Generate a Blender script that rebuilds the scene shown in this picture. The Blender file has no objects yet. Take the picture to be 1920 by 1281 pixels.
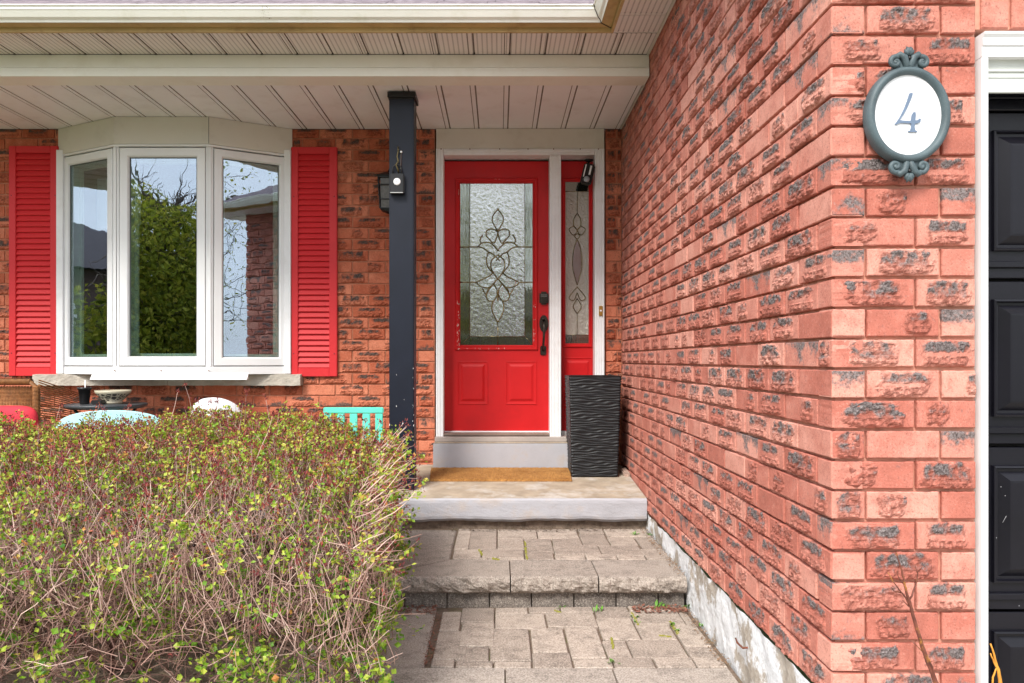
import bpy, bmesh, math, random
import numpy as np
from mathutils import Vector, Matrix, noise
R = math.radians
scene = bpy.context.scene
# ---------------------------------------------------------------- camera, sky, sun, exposure
H = 1.5                       # camera height above the driveway (m)
F = 1400.0                    # focal length in pixels of the 1920 px wide photograph
VX, VY = 936.0, 676.0         # vanishing point of the depth lines
cam_d = bpy.data.cameras.new("camera"); cam = bpy.data.objects.new("camera", cam_d)
scene.collection.objects.link(cam); scene.camera = cam
cam.location = (0, 0, H); cam.rotation_euler = (R(90), 0, 0)
cam_d.sensor_width = 36.0; cam_d.lens = 36.0 * F / 1920.0
cam_d.shift_x = (960 - VX) / 1920.0; cam_d.shift_y = (VY - 640.5) / 1920.0
cam_d.clip_start = 0.05; cam_d.clip_end = 500
SUN_EL, SUN_AZ = 46.0, -152.0      # azimuth measured clockwise from +Y
world = bpy.data.worlds.new("World"); scene.world = world; world.use_nodes = True
wn = world.node_tree.nodes; wl = world.node_tree.links
for n in list(wn): wn.remove(n)
wo = wn.new('ShaderNodeOutputWorld'); bg = wn.new('ShaderNodeBackground')
sky = wn.new('ShaderNodeTexSky'); sky.sky_type = 'NISHITA'; sky.sun_disc = False
sky.sun_elevation = R(SUN_EL); sky.sun_rotation = R(SUN_AZ); sky.air_density = 1.0; sky.dust_density = 2.0
tc = wn.new('ShaderNodeTexCoord'); cn = wn.new('ShaderNodeTexNoise'); cn.inputs['Scale'].default_value = 2.2
cn.inputs['Detail'].default_value = 6; cn.inputs['Roughness'].default_value = 0.55
cr = wn.new('ShaderNodeValToRGB'); cr.color_ramp.elements[0].position = 0.30; cr.color_ramp.elements[1].position = 0.62
cr.color_ramp.elements[0].color = (0.45, 0.45, 0.45, 1); cr.color_ramp.elements[1].color = (1, 1, 1, 1)
mx = wn.new('ShaderNodeMix'); mx.data_type = 'RGBA'
wl.new(tc.outputs['Generated'], cn.inputs['Vector']); wl.new(cn.outputs['Fac'], cr.inputs['Fac'])
wl.new(cr.outputs['Color'], mx.inputs['Factor']); wl.new(sky.outputs['Color'], mx.inputs[6])
mx.inputs[7].default_value = (10.5, 10.9, 11.6, 1)
wl.new(mx.outputs[2], bg.inputs['Color']); bg.inputs['Strength'].default_value = 0.105
wl.new(bg.outputs[0], wo.inputs['Surface'])
sd = bpy.data.lights.new("sun", 'SUN'); sd.energy = 2.4; sd.angle = R(18); sd.color = (1.0, 0.95, 0.88)
sun = bpy.data.objects.new("sun", sd); scene.collection.objects.link(sun)
az = R(SUN_AZ); to_sun = Vector((math.sin(az) * math.cos(R(SUN_EL)), math.cos(az) * math.cos(R(SUN_EL)), math.sin(R(SUN_EL))))
sun.rotation_euler = to_sun.to_track_quat('Z', 'Y').to_euler()
scene.view_settings.view_transform = 'Standard'; scene.view_settings.look = 'None'
scene.view_settings.exposure = 1.0; scene.view_settings.gamma = 1.0
scene.view_settings.use_curve_mapping = False
scene.render.engine = 'CYCLES'

# ---------------------------------------------------------------- helpers
C = scene.collection
rnd = random.Random(7)
def W(px, py, Y):            # a measured image position at a known distance, in metres
    return Vector(((px - VX) / F * Y, Y, H - (py - VY) / F * Y))
def wx(px, Y): return (px - VX) / F * Y
def wz(py, Y): return H - (py - VY) / F * Y

def tag(o, label=None, cat=None, group=None, kind=None):
    if label: o['label'] = label
    if cat: o['category'] = cat
    if group: o['group'] = group
    if kind: o['kind'] = kind
    return o
def thing(name, loc, label, cat, group=None, rz=0):
    o = bpy.data.objects.new(name, None); C.objects.link(o)
    o.location = loc; o.rotation_euler = (0, 0, rz); o.empty_display_size = 0.1
    return tag(o, label, cat, group)
def link(name, me, parent=None, mat=None):
    o = bpy.data.objects.new(name, me); C.objects.link(o)
    if mat is not None and not me.materials: me.materials.append(mat)
    if parent is not None:
        o.parent = parent
        o.matrix_parent_inverse = world_inv(parent)
    return o
_mats = {}
def world_inv(p):
    m = Matrix.Identity(4); q = p; chain = []
    while q is not None:
        chain.append(Matrix.LocRotScale(q.location, q.rotation_euler, q.scale)); 
        if q.parent is not None: chain.append(q.matrix_parent_inverse.copy())
        q = q.parent
    for c in reversed(chain): m = m @ c
    return m.inverted()

class MB:
    def __init__(s): s.v = []; s.f = []; s.sm = []
    def add(s, vs, fs, smooth=False):
        b = len(s.v); s.v += [tuple(v) for v in vs]
        for f in fs: s.f.append(tuple(b + i for i in f)); s.sm.append(smooth)
        return s
    def box(s, x0, x1, y0, y1, z0, z1, m=None):
        vs = [Vector(p) for p in ((x0,y0,z0),(x1,y0,z0),(x1,y1,z0),(x0,y1,z0),(x0,y0,z1),(x1,y0,z1),(x1,y1,z1),(x0,y1,z1))]
        if m is not None: vs = [m @ v for v in vs]
        return s.add(vs, [(0,3,2,1),(4,5,6,7),(0,1,5,4),(1,2,6,5),(2,3,7,6),(3,0,4,7)])
    def cbox(s, c, e, m=None):
        M = Matrix.Translation(Vector(c)) @ (m if m is not None else Matrix.Identity(4))
        return s.box(-e[0]/2, e[0]/2, -e[1]/2, e[1]/2, -e[2]/2, e[2]/2, M)
    def bar(s, a, b, w, d):   # rectangular bar between two points
        a = Vector(a); b = Vector(b); L = (b - a).length
        q = (b - a).to_track_quat('Z', 'Y').to_matrix().to_4x4()
        return s.box(-w/2, w/2, -d/2, d/2, 0, L, Matrix.Translation(a) @ q)
    def tube(s, pts, r, n=8, closed=False, cap=True):
        pts = [Vector(p) for p in pts]; k = len(pts)
        rs = r if isinstance(r, (list, tuple)) else [r] * k
        rings = []; up = Vector((0, 0, 1))
        for i, p in enumerate(pts):
            if closed: t = pts[(i+1) % k] - pts[i-1]
            else: t = pts[min(i+1, k-1)] - pts[max(i-1, 0)]
            if t.length < 1e-9: t = Vector((0, 0, 1))
            t.normalize()
            a = t.cross(Vector((0.13, 1, 0.07)))
            if a.length < 0.15: a = t.cross(Vector((1, 0, 0)))
            a.normalize(); b = t.cross(a)
            rings.append([p + rs[i] * (math.cos(2*math.pi*j/n) * a + math.sin(2*math.pi*j/n) * b) for j in range(n)])
        vs = [v for ring in rings for v in ring]; fs = []
        m = k if closed else k - 1
        for i in range(m):
            for j in range(n):
                fs.append((i*n + j, i*n + (j+1) % n, ((i+1) % k)*n + (j+1) % n, ((i+1) % k)*n + j))
        if cap and not closed:
            fs.append(tuple(reversed(range(n)))); fs.append(tuple((k-1)*n + j for j in range(n)))
        return s.add(vs, fs, True)
    def lathe(s, c, prof, n=24, m=None):     # profile [(r, z)]
        c = Vector(c); vs = []
        for r, z in prof:
            for j in range(n):
                p = Vector((r*math.cos(2*math.pi*j/n), r*math.sin(2*math.pi*j/n), z))
                if m is not None: p = m @ p
                vs.append(c + p)
        fs = []
        for i in range(len(prof)-1):
            for j in range(n): fs.append((i*n+j, i*n+(j+1) % n, (i+1)*n+(j+1) % n, (i+1)*n+j))
        fs.append(tuple(reversed(range(n)))); fs.append(tuple((len(prof)-1)*n+j for j in range(n)))
        return s.add(vs, fs, True)
    def prism(s, poly, y0, y1):              # polygon of (x, z) extruded along y
        k = len(poly); vs = [(x, y0, z) for x, z in poly] + [(x, y1, z) for x, z in poly]
        fs = [tuple(range(k)), tuple(reversed(range(k, 2*k)))]
        for i in range(k): fs.append((i, k+i, k+(i+1) % k, (i+1) % k))
        return s.add(vs, fs)
    def prof_x(s, prof, x0, x1, e0=0, e1=0):  # (y, z) profile extruded along x; e = mitre (x shift per y from first point)
        k = len(prof); y0 = prof[0][0]
        vs = [(x0 + e0*(y-y0), y, z) for y, z in prof] + [(x1 + e1*(y-y0), y, z) for y, z in prof]
        fs = [tuple(range(k)), tuple(reversed(range(k, 2*k)))]
        for i in range(k): fs.append((i, k+i, k+(i+1) % k, (i+1) % k))
        return s.add(vs, fs)
    def rings(s, x0, x1, z0, z1, prof, cap=True):   # nested rectangles facing -y: [(inset, y)]
        vs = []
        for i, y in prof: vs += [(x0+i, y, z0+i), (x1-i, y, z0+i), (x1-i, y, z1-i), (x0+i, y, z1-i)]
        fs = []
        for k in range(len(prof)-1):
            for j in range(4): fs.append((k*4+j, k*4+(j+1) % 4, (k+1)*4+(j+1) % 4, (k+1)*4+j))
        if cap: b = (len(prof)-1)*4; fs.append((b, b+1, b+2, b+3))
        return s.add(vs, fs)
    def mesh(s, name, bevel=0, seg=1):
        me = bpy.data.meshes.new(name); me.from_pydata(s.v, [], s.f)
        me.polygons.foreach_set('use_smooth', s.sm)
        if bevel:
            bm = bmesh.new(); bm.from_mesh(me)
            bmesh.ops.recalc_face_normals(bm, faces=bm.faces)
            es = [e for e in bm.edges if len(e.link_faces) == 2 and e.calc_face_angle(0) > R(35)]
            bmesh.ops.bevel(bm, geom=es, offset=bevel, segments=seg, affect='EDGES', clamp_overlap=True)
            bm.to_mesh(me); bm.free()
        else:
            bm = bmesh.new(); bm.from_mesh(me); bmesh.ops.recalc_face_normals(bm, faces=bm.faces); bm.to_mesh(me); bm.free()
        me.update(); return me
    def build(s, name, mat, parent=None, bevel=0, seg=1):
        return link(name, s.mesh(name, bevel, seg), parent, mat)

# ---------------------------------------------------------------- materials
def nodemat(name):
    m = bpy.data.materials.new(name); m.use_nodes = True; nt = m.node_tree
    b = nt.nodes['Principled BSDF']; return m, nt, b
def N(nt, t, **kw):
    n = nt.nodes.new(t)
    for k, v in kw.items():
        if hasattr(n, k): setattr(n, k, v)
        else: n.inputs[k.replace('_', ' ')].default_value = v
    return n
def ramp(nt, fac, stops):
    r = nt.nodes.new('ShaderNodeValToRGB'); e = r.color_ramp.elements
    while len(e) < len(stops): e.new(0.5)
    for i, (p, c) in enumerate(stops):
        e[i].position = p; e[i].color = (c if len(c) == 4 else (*c, 1)) if not isinstance(c, (int, float)) else (c, c, c, 1)
    nt.links.new(fac, r.inputs['Fac']); return r.outputs['Color']
def mixc(nt, fac, a, b, blend='MIX'):
    m = nt.nodes.new('ShaderNodeMix'); m.data_type = 'RGBA'; m.blend_type = blend
    for s, v in ((0, fac), (6, a), (7, b)):
        if isinstance(v, (int, float)): m.inputs[s].default_value = v if s == 0 else (v, v, v, 1)
        elif isinstance(v, tuple): m.inputs[s].default_value = (*v, 1) if len(v) == 3 else v
        else: nt.links.new(v, m.inputs[s])
    return m.outputs[2]
def math_(nt, op, a, b=None):
    m = nt.nodes.new('ShaderNodeMath'); m.operation = op
    for i, v in enumerate((a, b)):
        if v is None: continue
        if isinstance(v, (int, float)): m.inputs[i].default_value = v
        else: nt.links.new(v, m.inputs[i])
    return m.outputs[0]
def noise_(nt, vec, scale, detail=4, rough=0.55):
    n = N(nt, 'ShaderNodeTexNoise'); n.inputs['Scale'].default_value = scale
    n.inputs['Detail'].default_value = detail; n.inputs['Roughness'].default_value = rough
    nt.links.new(vec, n.inputs['Vector']); return n.outputs['Fac']
def coords(nt, rand=False):
    t = N(nt, 'ShaderNodeTexCoord'); o = t.outputs['Object']
    if rand:
        oi = N(nt, 'ShaderNodeObjectInfo'); mul = math_(nt, 'MULTIPLY', oi.outputs['Random'], 37.0)
        a = N(nt, 'ShaderNodeVectorMath', operation='ADD'); nt.links.new(o, a.inputs[0]); nt.links.new(mul, a.inputs[1])
        return a.outputs[0], oi.outputs['Random']
    return o, None
def bump(nt, b, h, strength, dist=0.002):
    bp = N(nt, 'ShaderNodeBump'); bp.inputs['Strength'].default_value = strength; bp.inputs['Distance'].default_value = dist
    nt.links.new(h, bp.inputs['Height']); nt.links.new(bp.outputs[0], b.inputs['Normal']); return bp
def mat(name, col, rough=0.6, var=0.12, scale=8.0, grain=0.0, gscale=300.0, spec=0.4, metal=0.0, dirt=None, dscale=5.0, damt=0.35, bdist=0.001):
    if name in _mats: return _mats[name]
    m, nt, b = nodemat(name); v, _ = coords(nt)
    n1 = noise_(nt, v, scale, 5)
    lo = tuple(c*(1-var) for c in col); hi = tuple(min(1, c*(1+var)) for c in col)
    c = ramp(nt, n1, [(0.3, lo), (0.7, hi)])
    if dirt is not None:
        n3 = noise_(nt, v, dscale, 8, 0.65)
        c = mixc(nt, ramp(nt, n3, [(0.52, 0.0), (0.68, damt)]), c, dirt)
    nt.links.new(c, b.inputs['Base Color'])
    b.inputs['Roughness'].default_value = rough; b.inputs['Metallic'].default_value = metal
    b.inputs['Specular IOR Level'].default_value = spec
    if grain:
        bump(nt, b, noise_(nt, v, gscale, 4, 0.6), grain, bdist)
    _mats[name] = m; return m

def brick_mat(name, base, base2, mort, greyc):
    m, nt, b = nodemat(name); v, rn = coords(nt, True)
    ag = N(nt, 'ShaderNodeAttribute', attribute_name='grey'); ar = N(nt, 'ShaderNodeAttribute', attribute_name='torn')
    n1 = noise_(nt, v, 9.0, 3); n2 = noise_(nt, v, 170.0, 6, 0.78); n3 = noise_(nt, v, 70.0, 5, 0.65)
    t = math_(nt, 'ADD', math_(nt, 'MULTIPLY', n1, 0.6), math_(nt, 'MULTIPLY', rn, 0.45))
    c = ramp(nt, t, [(0.22, tuple(x*0.80 for x in base)), (0.38, base), (0.72, base2), (0.92, tuple(min(1, x*1.12) for x in base2))])
    n5 = noise_(nt, v, 24.0, 5, 0.7)
    c = mixc(nt, ramp(nt, n5, [(0.50, 0.0), (0.66, 0.45)]), c, tuple(x*0.72 for x in base))
    c = mixc(nt, ramp(nt, n5, [(0.30, 0.35), (0.42, 0.0)]), c, tuple(min(1, x*1.15+0.03) for x in base2))
    # pits and specks
    c = mixc(nt, ramp(nt, n2, [(0.34, 0.85), (0.45, 0.0)]), c, tuple(x*0.42 for x in base))
    c = mixc(nt, ramp(nt, n2, [(0.56, 0.0), (0.70, 0.40)]), c, (0.80, 0.50, 0.40))
    # torn zones get darker red in the pits
    tornf = math_(nt, 'MULTIPLY', ar.outputs['Fac'], ramp(nt, n3, [(0.42, 1.0), (0.58, 0.0)]))
    c = mixc(nt, math_(nt, 'MULTIPLY', tornf, 0.75), c, tuple(x*0.45 for x in base))
    g = math_(nt, 'ADD', ag.outputs['Fac'], math_(nt, 'MULTIPLY', math_(nt, 'SUBTRACT', n3, 0.5), 2.4))
    gf = ramp(nt, g, [(0.22, 0.0), (0.85, 0.93)])
    gcol = ramp(nt, n2, [(0.38, tuple(x*0.20 for x in greyc)), (0.48, tuple(x*0.8 for x in greyc)), (0.56, tuple(x*1.25 for x in greyc)), (0.70, tuple(min(1, x*2.2) for x in greyc))])
    c = mixc(nt, gf, c, gcol)
    nt.links.new(c, b.inputs['Base Color']); b.inputs['Roughness'].default_value = 0.9
    b.inputs['Specular IOR Level'].default_value = 0.2
    h = math_(nt, 'ADD', math_(nt, 'MULTIPLY', n2, 0.55), math_(nt, 'MULTIPLY', math_(nt, 'MULTIPLY', n3, ar.outputs['Fac']), 2.6))
    bump(nt, b, h, 0.9, 0.0035)
    return m
M_brick = brick_mat('lit garage brick', (0.47, 0.155, 0.112), (0.64, 0.300, 0.232), None, (0.150, 0.140, 0.138))  # lit copy of the brick: daylight put into a paler, pinker colour
M_brick2 = brick_mat('shaded porch brick', (0.45, 0.115, 0.058), (0.62, 0.215, 0.125), None, (0.085, 0.07, 0.062))  # shaded copy: porch shade put into a deeper orange of the same brick
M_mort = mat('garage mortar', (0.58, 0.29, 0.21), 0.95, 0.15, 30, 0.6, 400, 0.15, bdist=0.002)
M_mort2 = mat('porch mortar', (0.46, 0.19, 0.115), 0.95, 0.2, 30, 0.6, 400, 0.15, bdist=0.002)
M_white = mat('white vinyl', (0.80, 0.80, 0.80), 0.42, 0.03, 3)
M_whitep = mat('white painted trim', (0.78, 0.78, 0.79), 0.5, 0.05, 4, 0.15, 120, dirt=(0.45, 0.40, 0.33), dscale=9, damt=0.18)
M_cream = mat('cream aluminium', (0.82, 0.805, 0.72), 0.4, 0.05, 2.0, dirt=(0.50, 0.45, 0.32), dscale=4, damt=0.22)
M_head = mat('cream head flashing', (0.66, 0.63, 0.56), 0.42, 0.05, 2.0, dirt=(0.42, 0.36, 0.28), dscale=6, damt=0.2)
M_tan = mat('stained gutter underside', (0.50, 0.36, 0.16), 0.5, 0.14, 3, dirt=(0.28, 0.17, 0.07), dscale=12, damt=0.5)
M_gut = mat('white gutter', (0.86, 0.85, 0.77), 0.25, 0.03, 2, dirt=(0.50, 0.48, 0.28), dscale=7, damt=0.25)
M_ceil = mat('porch ceiling vinyl', (0.82, 0.81, 0.815), 0.5, 0.05, 1.6, dirt=(0.42, 0.34, 0.28), dscale=7, damt=0.15)
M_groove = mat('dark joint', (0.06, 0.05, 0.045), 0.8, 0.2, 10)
M_red = mat('red door paint', (0.52, 0.008, 0.010), 0.45, 0.06, 4, 0.12, 60, 0.3, dirt=(0.30, 0.008, 0.01), dscale=3, damt=0.35)
M_shut = mat('red shutter vinyl', (0.60, 0.020, 0.026), 0.55, 0.05, 4, 0.08, 200)
M_post = mat('dark navy post paint', (0.009, 0.012, 0.022), 0.42, 0.15, 6, 0.2, 90, 0.3)
M_black = mat('black metal', (0.012, 0.012, 0.013), 0.4, 0.2, 10)
M_gdoor = mat('black garage door paint', (0.0055, 0.0052, 0.0085), 0.33, 0.25, 5, 0.2, 160, 0.28)
M_plast = mat('black plastic', (0.014, 0.014, 0.015), 0.35, 0.2, 10)
M_brass = mat('brass', (0.60, 0.42, 0.12), 0.3, 0.1, 20, metal=1.0)
M_steel = mat('steel', (0.60, 0.58, 0.55), 0.3, 0.1, 20, metal=1.0)
M_bronze = mat('antique bronze', (0.035, 0.028, 0.022), 0.35, 0.4, 25, metal=0.6)
M_came = mat('brass and lead came', (0.22, 0.185, 0.10), 0.22, 0.55, 30, metal=1.0)
M_paint = mat('painted concrete riser', (0.40, 0.40, 0.43), 0.75, 0.06, 6, 0.5, 90, 0.3, dirt=(0.42, 0.34, 0.27), dscale=6, damt=0.55, bdist=0.005)
M_conc = mat('worn concrete slab', (0.38, 0.315, 0.24), 0.85, 0.22, 9, 0.8, 120, 0.2, dirt=(0.58, 0.56, 0.53), dscale=5, damt=0.75, bdist=0.002)
M_stone = mat('rough stone ledge', (0.44, 0.40, 0.34), 0.9, 0.15, 12, 0.9, 80, 0.2, bdist=0.005)
M_dark = mat('dark interior', (0.03, 0.028, 0.027), 0.9, 0.2, 2)
M_soil = mat('garden soil', (0.26, 0.20, 0.155), 0.95, 0.35, 20, 0.9, 60, 0.1, dirt=(0.42, 0.34, 0.26), dscale=30, damt=0.8, bdist=0.01)
M_lawn = mat('lawn', (0.07, 0.10, 0.03), 0.95, 0.4, 3, 0.8, 60, 0.1, bdist=0.02)
M_asph = mat('asphalt', (0.16, 0.155, 0.15), 0.9, 0.2, 10, 0.5, 200, 0.2)
M_wick = mat('brown wicker', (0.28, 0.12, 0.04), 0.6, 0.35, 40)
M_cush = mat('red cushion cloth', (0.62, 0.03, 0.05), 0.8, 0.06, 10, 0.4, 400)
M_aqua = mat('pale aqua plastic', (0.42, 0.76, 0.78), 0.5, 0.04, 3)
M_turq = mat('turquoise painted wood', (0.12, 0.66, 0.52), 0.55, 0.08, 8, 0.2, 60)
M_wchair = mat('white moulded plastic', (0.82, 0.83, 0.85), 0.45, 0.02, 3)

def paver_mat(name, a, b2, big=12.0, disp=0.6):
    m, nt, b = nodemat(name); v, rn = coords(nt, True)
    n1 = noise_(nt, v, 6, 4); n2 = noise_(nt, v, 150, 5, 0.8); n3 = noise_(nt, v, 14, 6, 0.65)
    t = math_(nt, 'ADD', math_(nt, 'MULTIPLY', n1, 0.45), math_(nt, 'MULTIPLY', rn, 0.65))
    c = ramp(nt, t, [(0.25, a), (0.8, b2)])
    c = mixc(nt, ramp(nt, n3, [(0.48, 0.0), (0.66, 0.62)]), c, tuple(x*0.55 for x in a))
    c = mixc(nt, ramp(nt, n2, [(0.36, 0.8), (0.49, 0.0)]), c, tuple(x*0.30 for x in a))
    c = mixc(nt, ramp(nt, n2, [(0.53, 0.0), (0.66, 0.75)]), c, (0.66, 0.59, 0.52))
    nt.links.new(c, b.inputs['Base Color']); b.inputs['Roughness'].default_value = 0.92
    b.inputs['Specular IOR Level'].default_value = 0.2
    bump(nt, b, math_(nt, 'ADD', n2, math_(nt, 'MULTIPLY', n3, 0.8)), disp, 0.003); return m
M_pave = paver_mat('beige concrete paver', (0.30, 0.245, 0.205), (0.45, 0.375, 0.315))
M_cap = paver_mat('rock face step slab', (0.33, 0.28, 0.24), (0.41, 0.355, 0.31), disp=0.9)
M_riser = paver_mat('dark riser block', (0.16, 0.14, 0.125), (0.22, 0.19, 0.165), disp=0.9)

def parging_mat():
    m, nt, b = nodemat('white parged foundation'); v, _ = coords(nt)
    n1 = noise_(nt, v, 4.5, 8, 0.68); n2 = noise_(nt, v, 45, 6, 0.7); n4 = noise_(nt, v, 16, 5, 0.6)
    c = ramp(nt, n2, [(0.3, (0.60, 0.61, 0.62)), (0.7, (0.80, 0.81, 0.83))])
    c = mixc(nt, ramp(nt, n1, [(0.52, 0.0), (0.56, 1.0)]), c, ramp(nt, n2, [(0.3, (0.30, 0.25, 0.20)), (0.7, (0.48, 0.43, 0.37))]))
    c = mixc(nt, ramp(nt, n4, [(0.27, 0.8), (0.36, 0.0)]), c, (0.30, 0.28, 0.26))
    nt.links.new(c, b.inputs['Base Color']); b.inputs['Roughness'].default_value = 0.9
    bump(nt, b, math_(nt, 'ADD', n2, n1), 0.8, 0.008); return m
M_parge = parging_mat()

def soffit_mat():
    m, nt, b = nodemat('perforated soffit vinyl'); v, _ = coords(nt)
    sp = N(nt, 'ShaderNodeSeparateXYZ'); nt.links.new(v, sp.inputs[0])
    def cell(o, p):
        f = math_(nt, 'FRACT', math_(nt, 'MULTIPLY', o, 1.0/p)); d = math_(nt, 'SUBTRACT', f, 0.5)
        return math_(nt, 'MULTIPLY', d, d)
    d = math_(nt, 'ADD', cell(sp.outputs['X'], 0.0285), math_(nt, 'MULTIPLY', cell(sp.outputs['Y'], 0.013), 0.35))
    mask = ramp(nt, d, [(0.022, 1.0), (0.035, 0.0)])
    c = mixc(nt, math_(nt, 'MULTIPLY', mask, 0.80), (0.76, 0.71, 0.68), (0.14, 0.11, 0.10))
    nt.links.new(c, b.inputs['Base Color']); b.inputs['Roughness'].default_value = 0.5; return m
M_soff = soffit_mat()

def glass_mat(name, refl, tint=(1, 1, 1), rough=0.0, bumpscale=0.0, bs=0.0, bd=0.002, diffuse=None, stretch=None):
    m = bpy.data.materials.new(name); m.use_nodes = True; nt = m.node_tree
    for n in list(nt.nodes): nt.nodes.remove(n)
    o = N(nt, 'ShaderNodeOutputMaterial'); g = N(nt, 'ShaderNodeBsdfGlossy'); g.inputs['Roughness'].default_value = rough
    g.inputs['Color'].default_value = (*tint, 1)
    if diffuse is None: t = N(nt, 'ShaderNodeBsdfTransparent'); t.inputs['Color'].default_value = (0.86, 0.92, 0.90, 1)
    else: t = N(nt, 'ShaderNodeBsdfDiffuse'); t.inputs['Color'].default_value = (*diffuse, 1)
    mxs = N(nt, 'ShaderNodeMixShader'); mxs.inputs[0].default_value = refl
    if bs:
        v, _ = coords(nt)
        if stretch:
            mp = N(nt, 'ShaderNodeMapping'); mp.inputs['Scale'].default_value = stretch; nt.links.new(v, mp.inputs['Vector']); v = mp.outputs[0]
        bp = N(nt, 'ShaderNodeBump'); bp.inputs['Strength'].default_value = bs; bp.inputs['Distance'].default_value = bd
        nt.links.new(noise_(nt, v, bumpscale, 4, 0.6), bp.inputs['Height']); nt.links.new(bp.outputs[0], g.inputs['Normal'])
    nt.links.new(t.outputs[0], mxs.inputs[1]); nt.links.new(g.outputs[0], mxs.inputs[2]); nt.links.new(mxs.outputs[0], o.inputs['Surface'])
    return m
M_glass = glass_mat('window glass', 0.27, (0.66, 0.74, 0.86), 0.0, 1.2, 0.15, 0.01)
M_tex = glass_mat('hammered privacy glass', 0.50, (0.95, 0.97, 0.97), 0.0, 36, 1.0, 0.0026, (0.045, 0.05, 0.045))
M_clearg = glass_mat('wavy clear border glass', 0.30, (0.9, 0.95, 0.9), 0.0, 22, 0.35, 0.001, (0.012, 0.016, 0.012), (3, 1, 0.5))
M_bevelg = glass_mat('bevelled petal glass', 0.42, (0.92, 0.97, 0.93), 0.02, 20, 0.8, 0.012, (0.07, 0.085, 0.07))
M_sideg = glass_mat('hammered sidelight glass', 0.26, (0.9, 0.88, 0.82), 0.12, 60, 1.0, 0.010, (0.20, 0.175, 0.135))

# ---------------------------------------------------------------- bricks
BH, BD = 0.0742, 0.085
PER, CRS = 0.248, 0.0838
def fbm(x, y, s, f, o=3):
    a = 1.0; t = 0.0
    for i in range(o):
        t += a * noise.noise(Vector((x*f, y*f, s))); f *= 2.1; a *= 0.55
    return t
def brick_data(L, style, seed, nx, nz, amp=1.0):
    """verts, faces, grey, torn for a brick centred in x and z, its face near y = 0 looking to -y"""
    rr = random.Random(seed); s = seed * 7.31
    x0 = -L/2; z0 = -BH/2; ins = 0.0025
    xs = [x0] + list(np.linspace(x0 + ins, -x0 - ins, nx)) + [-x0]
    zs = [z0] + list(np.linspace(z0 + ins, -z0 - ins, nz)) + [-z0]
    pl = rr.uniform(0.07, 0.20) * L + x0; pr = -x0 - rr.uniform(0.05, 0.20) * L
    if L < 0.13: pl = x0 + 0.12*L; pr = -x0 - 0.12*L
    cx = (pl+pr)/2; hw = (pr-pl)/2; zc = rr.uniform(-0.002, 0.001); hh = BH * rr.uniform(0.45, 0.50)
    if style == 'partial': hw *= 0.55; cx += rr.choice((-1, 1)) * 0.04; hh *= 0.85
    bar = rr.uniform(-0.004, 0.002); band = rr.choice((0, 0, 1, -1))
    V = []; G = []; T = []
    for z in zs:
        for x in xs:
            edge = (x in (xs[0], xs[-1])) or (z in (zs[0], zs[-1]))
            y = 0.0; g = 0.0; t = 0.0
            if style in ('ridge', 'rough', 'partial'):
                u = abs((x-cx)/hw); w = abs((z-zc)/hh)
                d = (u**5 + w**5)**0.2 + 0.20*fbm(x, z, s, 42, 3)
                m = min(1, max(0, (1.02-d)/0.16))
                if m > 0:
                    n = fbm(x*0.8, z*1.2, s+3, 75, 3); n2 = fbm(x, z, s+9, 30, 2)
                    if style == 'ridge' and bar-0.0085 < z < bar+0.0035 and u < 0.86:
                        y -= m*0.0052; t = 0.10*m                     # smooth drawn bar
                    else:
                        low = 1.0 if z < bar-0.006 else 0.0
                        y -= m*amp*(0.0016 + 0.0050*n + 0.0034*low + 0.0035*n2); t = m
                    up = min(1, max(0, (z-bar-0.002)/0.010))
                    g = m*up*(0.85+0.9*n2) if style != 'partial' else m*up*(0.45+0.9*n2)
                    if style == 'rough' and seed % 3 == 0: g *= 0.35
                    elif style == 'rough': g = m*min(1, max(0, (z+0.022)/0.03))*(0.72+1.0*n2)
                    if z < bar - 0.02: y -= m*0.0018
            elif style == 'band':
                k = (z/BH)*band if band else z/BH
                g = 0.42 + 1.5*(k-0.14) + 0.75*fbm(x, z, s, 16, 3); g = min(0.9, max(0, g))
            y += 0.0006*fbm(x, z, s+5, 28, 2)
            jx = 0; jz = 0
            if edge: y += 0.0028; jx = 0.0012*fbm(z*2, x, s+1, 40, 2); jz = 0.0016*fbm(x, z, s+2, 55, 2)
            V.append((x + (jx if x in (xs[0], xs[-1]) else 0), y, z + (jz if z in (zs[0], zs[-1]) else 0))); G.append(g); T.append(t)
    n = len(xs); mz = len(zs); Fc = []
    for i in range(mz-1):
        for j in range(n-1): Fc.append((i*n+j, i*n+j+1, (i+1)*n+j+1, (i+1)*n+j))
    b = len(V); ring = [j for j in range(n)] + [i*n+n-1 for i in range(1, mz)] + [(mz-1)*n+j for j in range(n-2, -1, -1)] + [i*n for i in range(mz-2, 0, -1)]
    for k in ring: V.append((V[k][0], BD, V[k][2])); G.append(0); T.append(0)
    q = len(ring)
    for k in range(q): Fc.append((ring[(k+1) % q], ring[k], b+k, b+(k+1) % q))
    return V, Fc, G, T, (n*mz)
def data_mesh(name, V, Fc, G, T, m):
    me = bpy.data.meshes.new(name); me.from_pydata(V, [], Fc)
    for nm, a in (('grey', G), ('torn', T)):
        at = me.attributes.new(nm, 'FLOAT', 'POINT'); at.data.foreach_set('value', np.array(a, dtype=np.float32))
    me.materials.append(m); me.update(); return me
STY = ['ridge', 'rough', 'ridge', 'partial', 'rough', 'ridge', 'rough', 'rough', 'plain', 'ridge', 'partial', 'ridge', 'rough', 'band', 'ridge', 'rough']
def make_set(L, m, nx, nz, count, styles=STY, amp=1.0, s0=0):
    return [data_mesh('brick', *brick_data(L, styles[i % len(styles)], s0+i+1, nx, nz, amp)[:4], m) for i in range(count)]
FULL = PER - 0.0095
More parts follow.
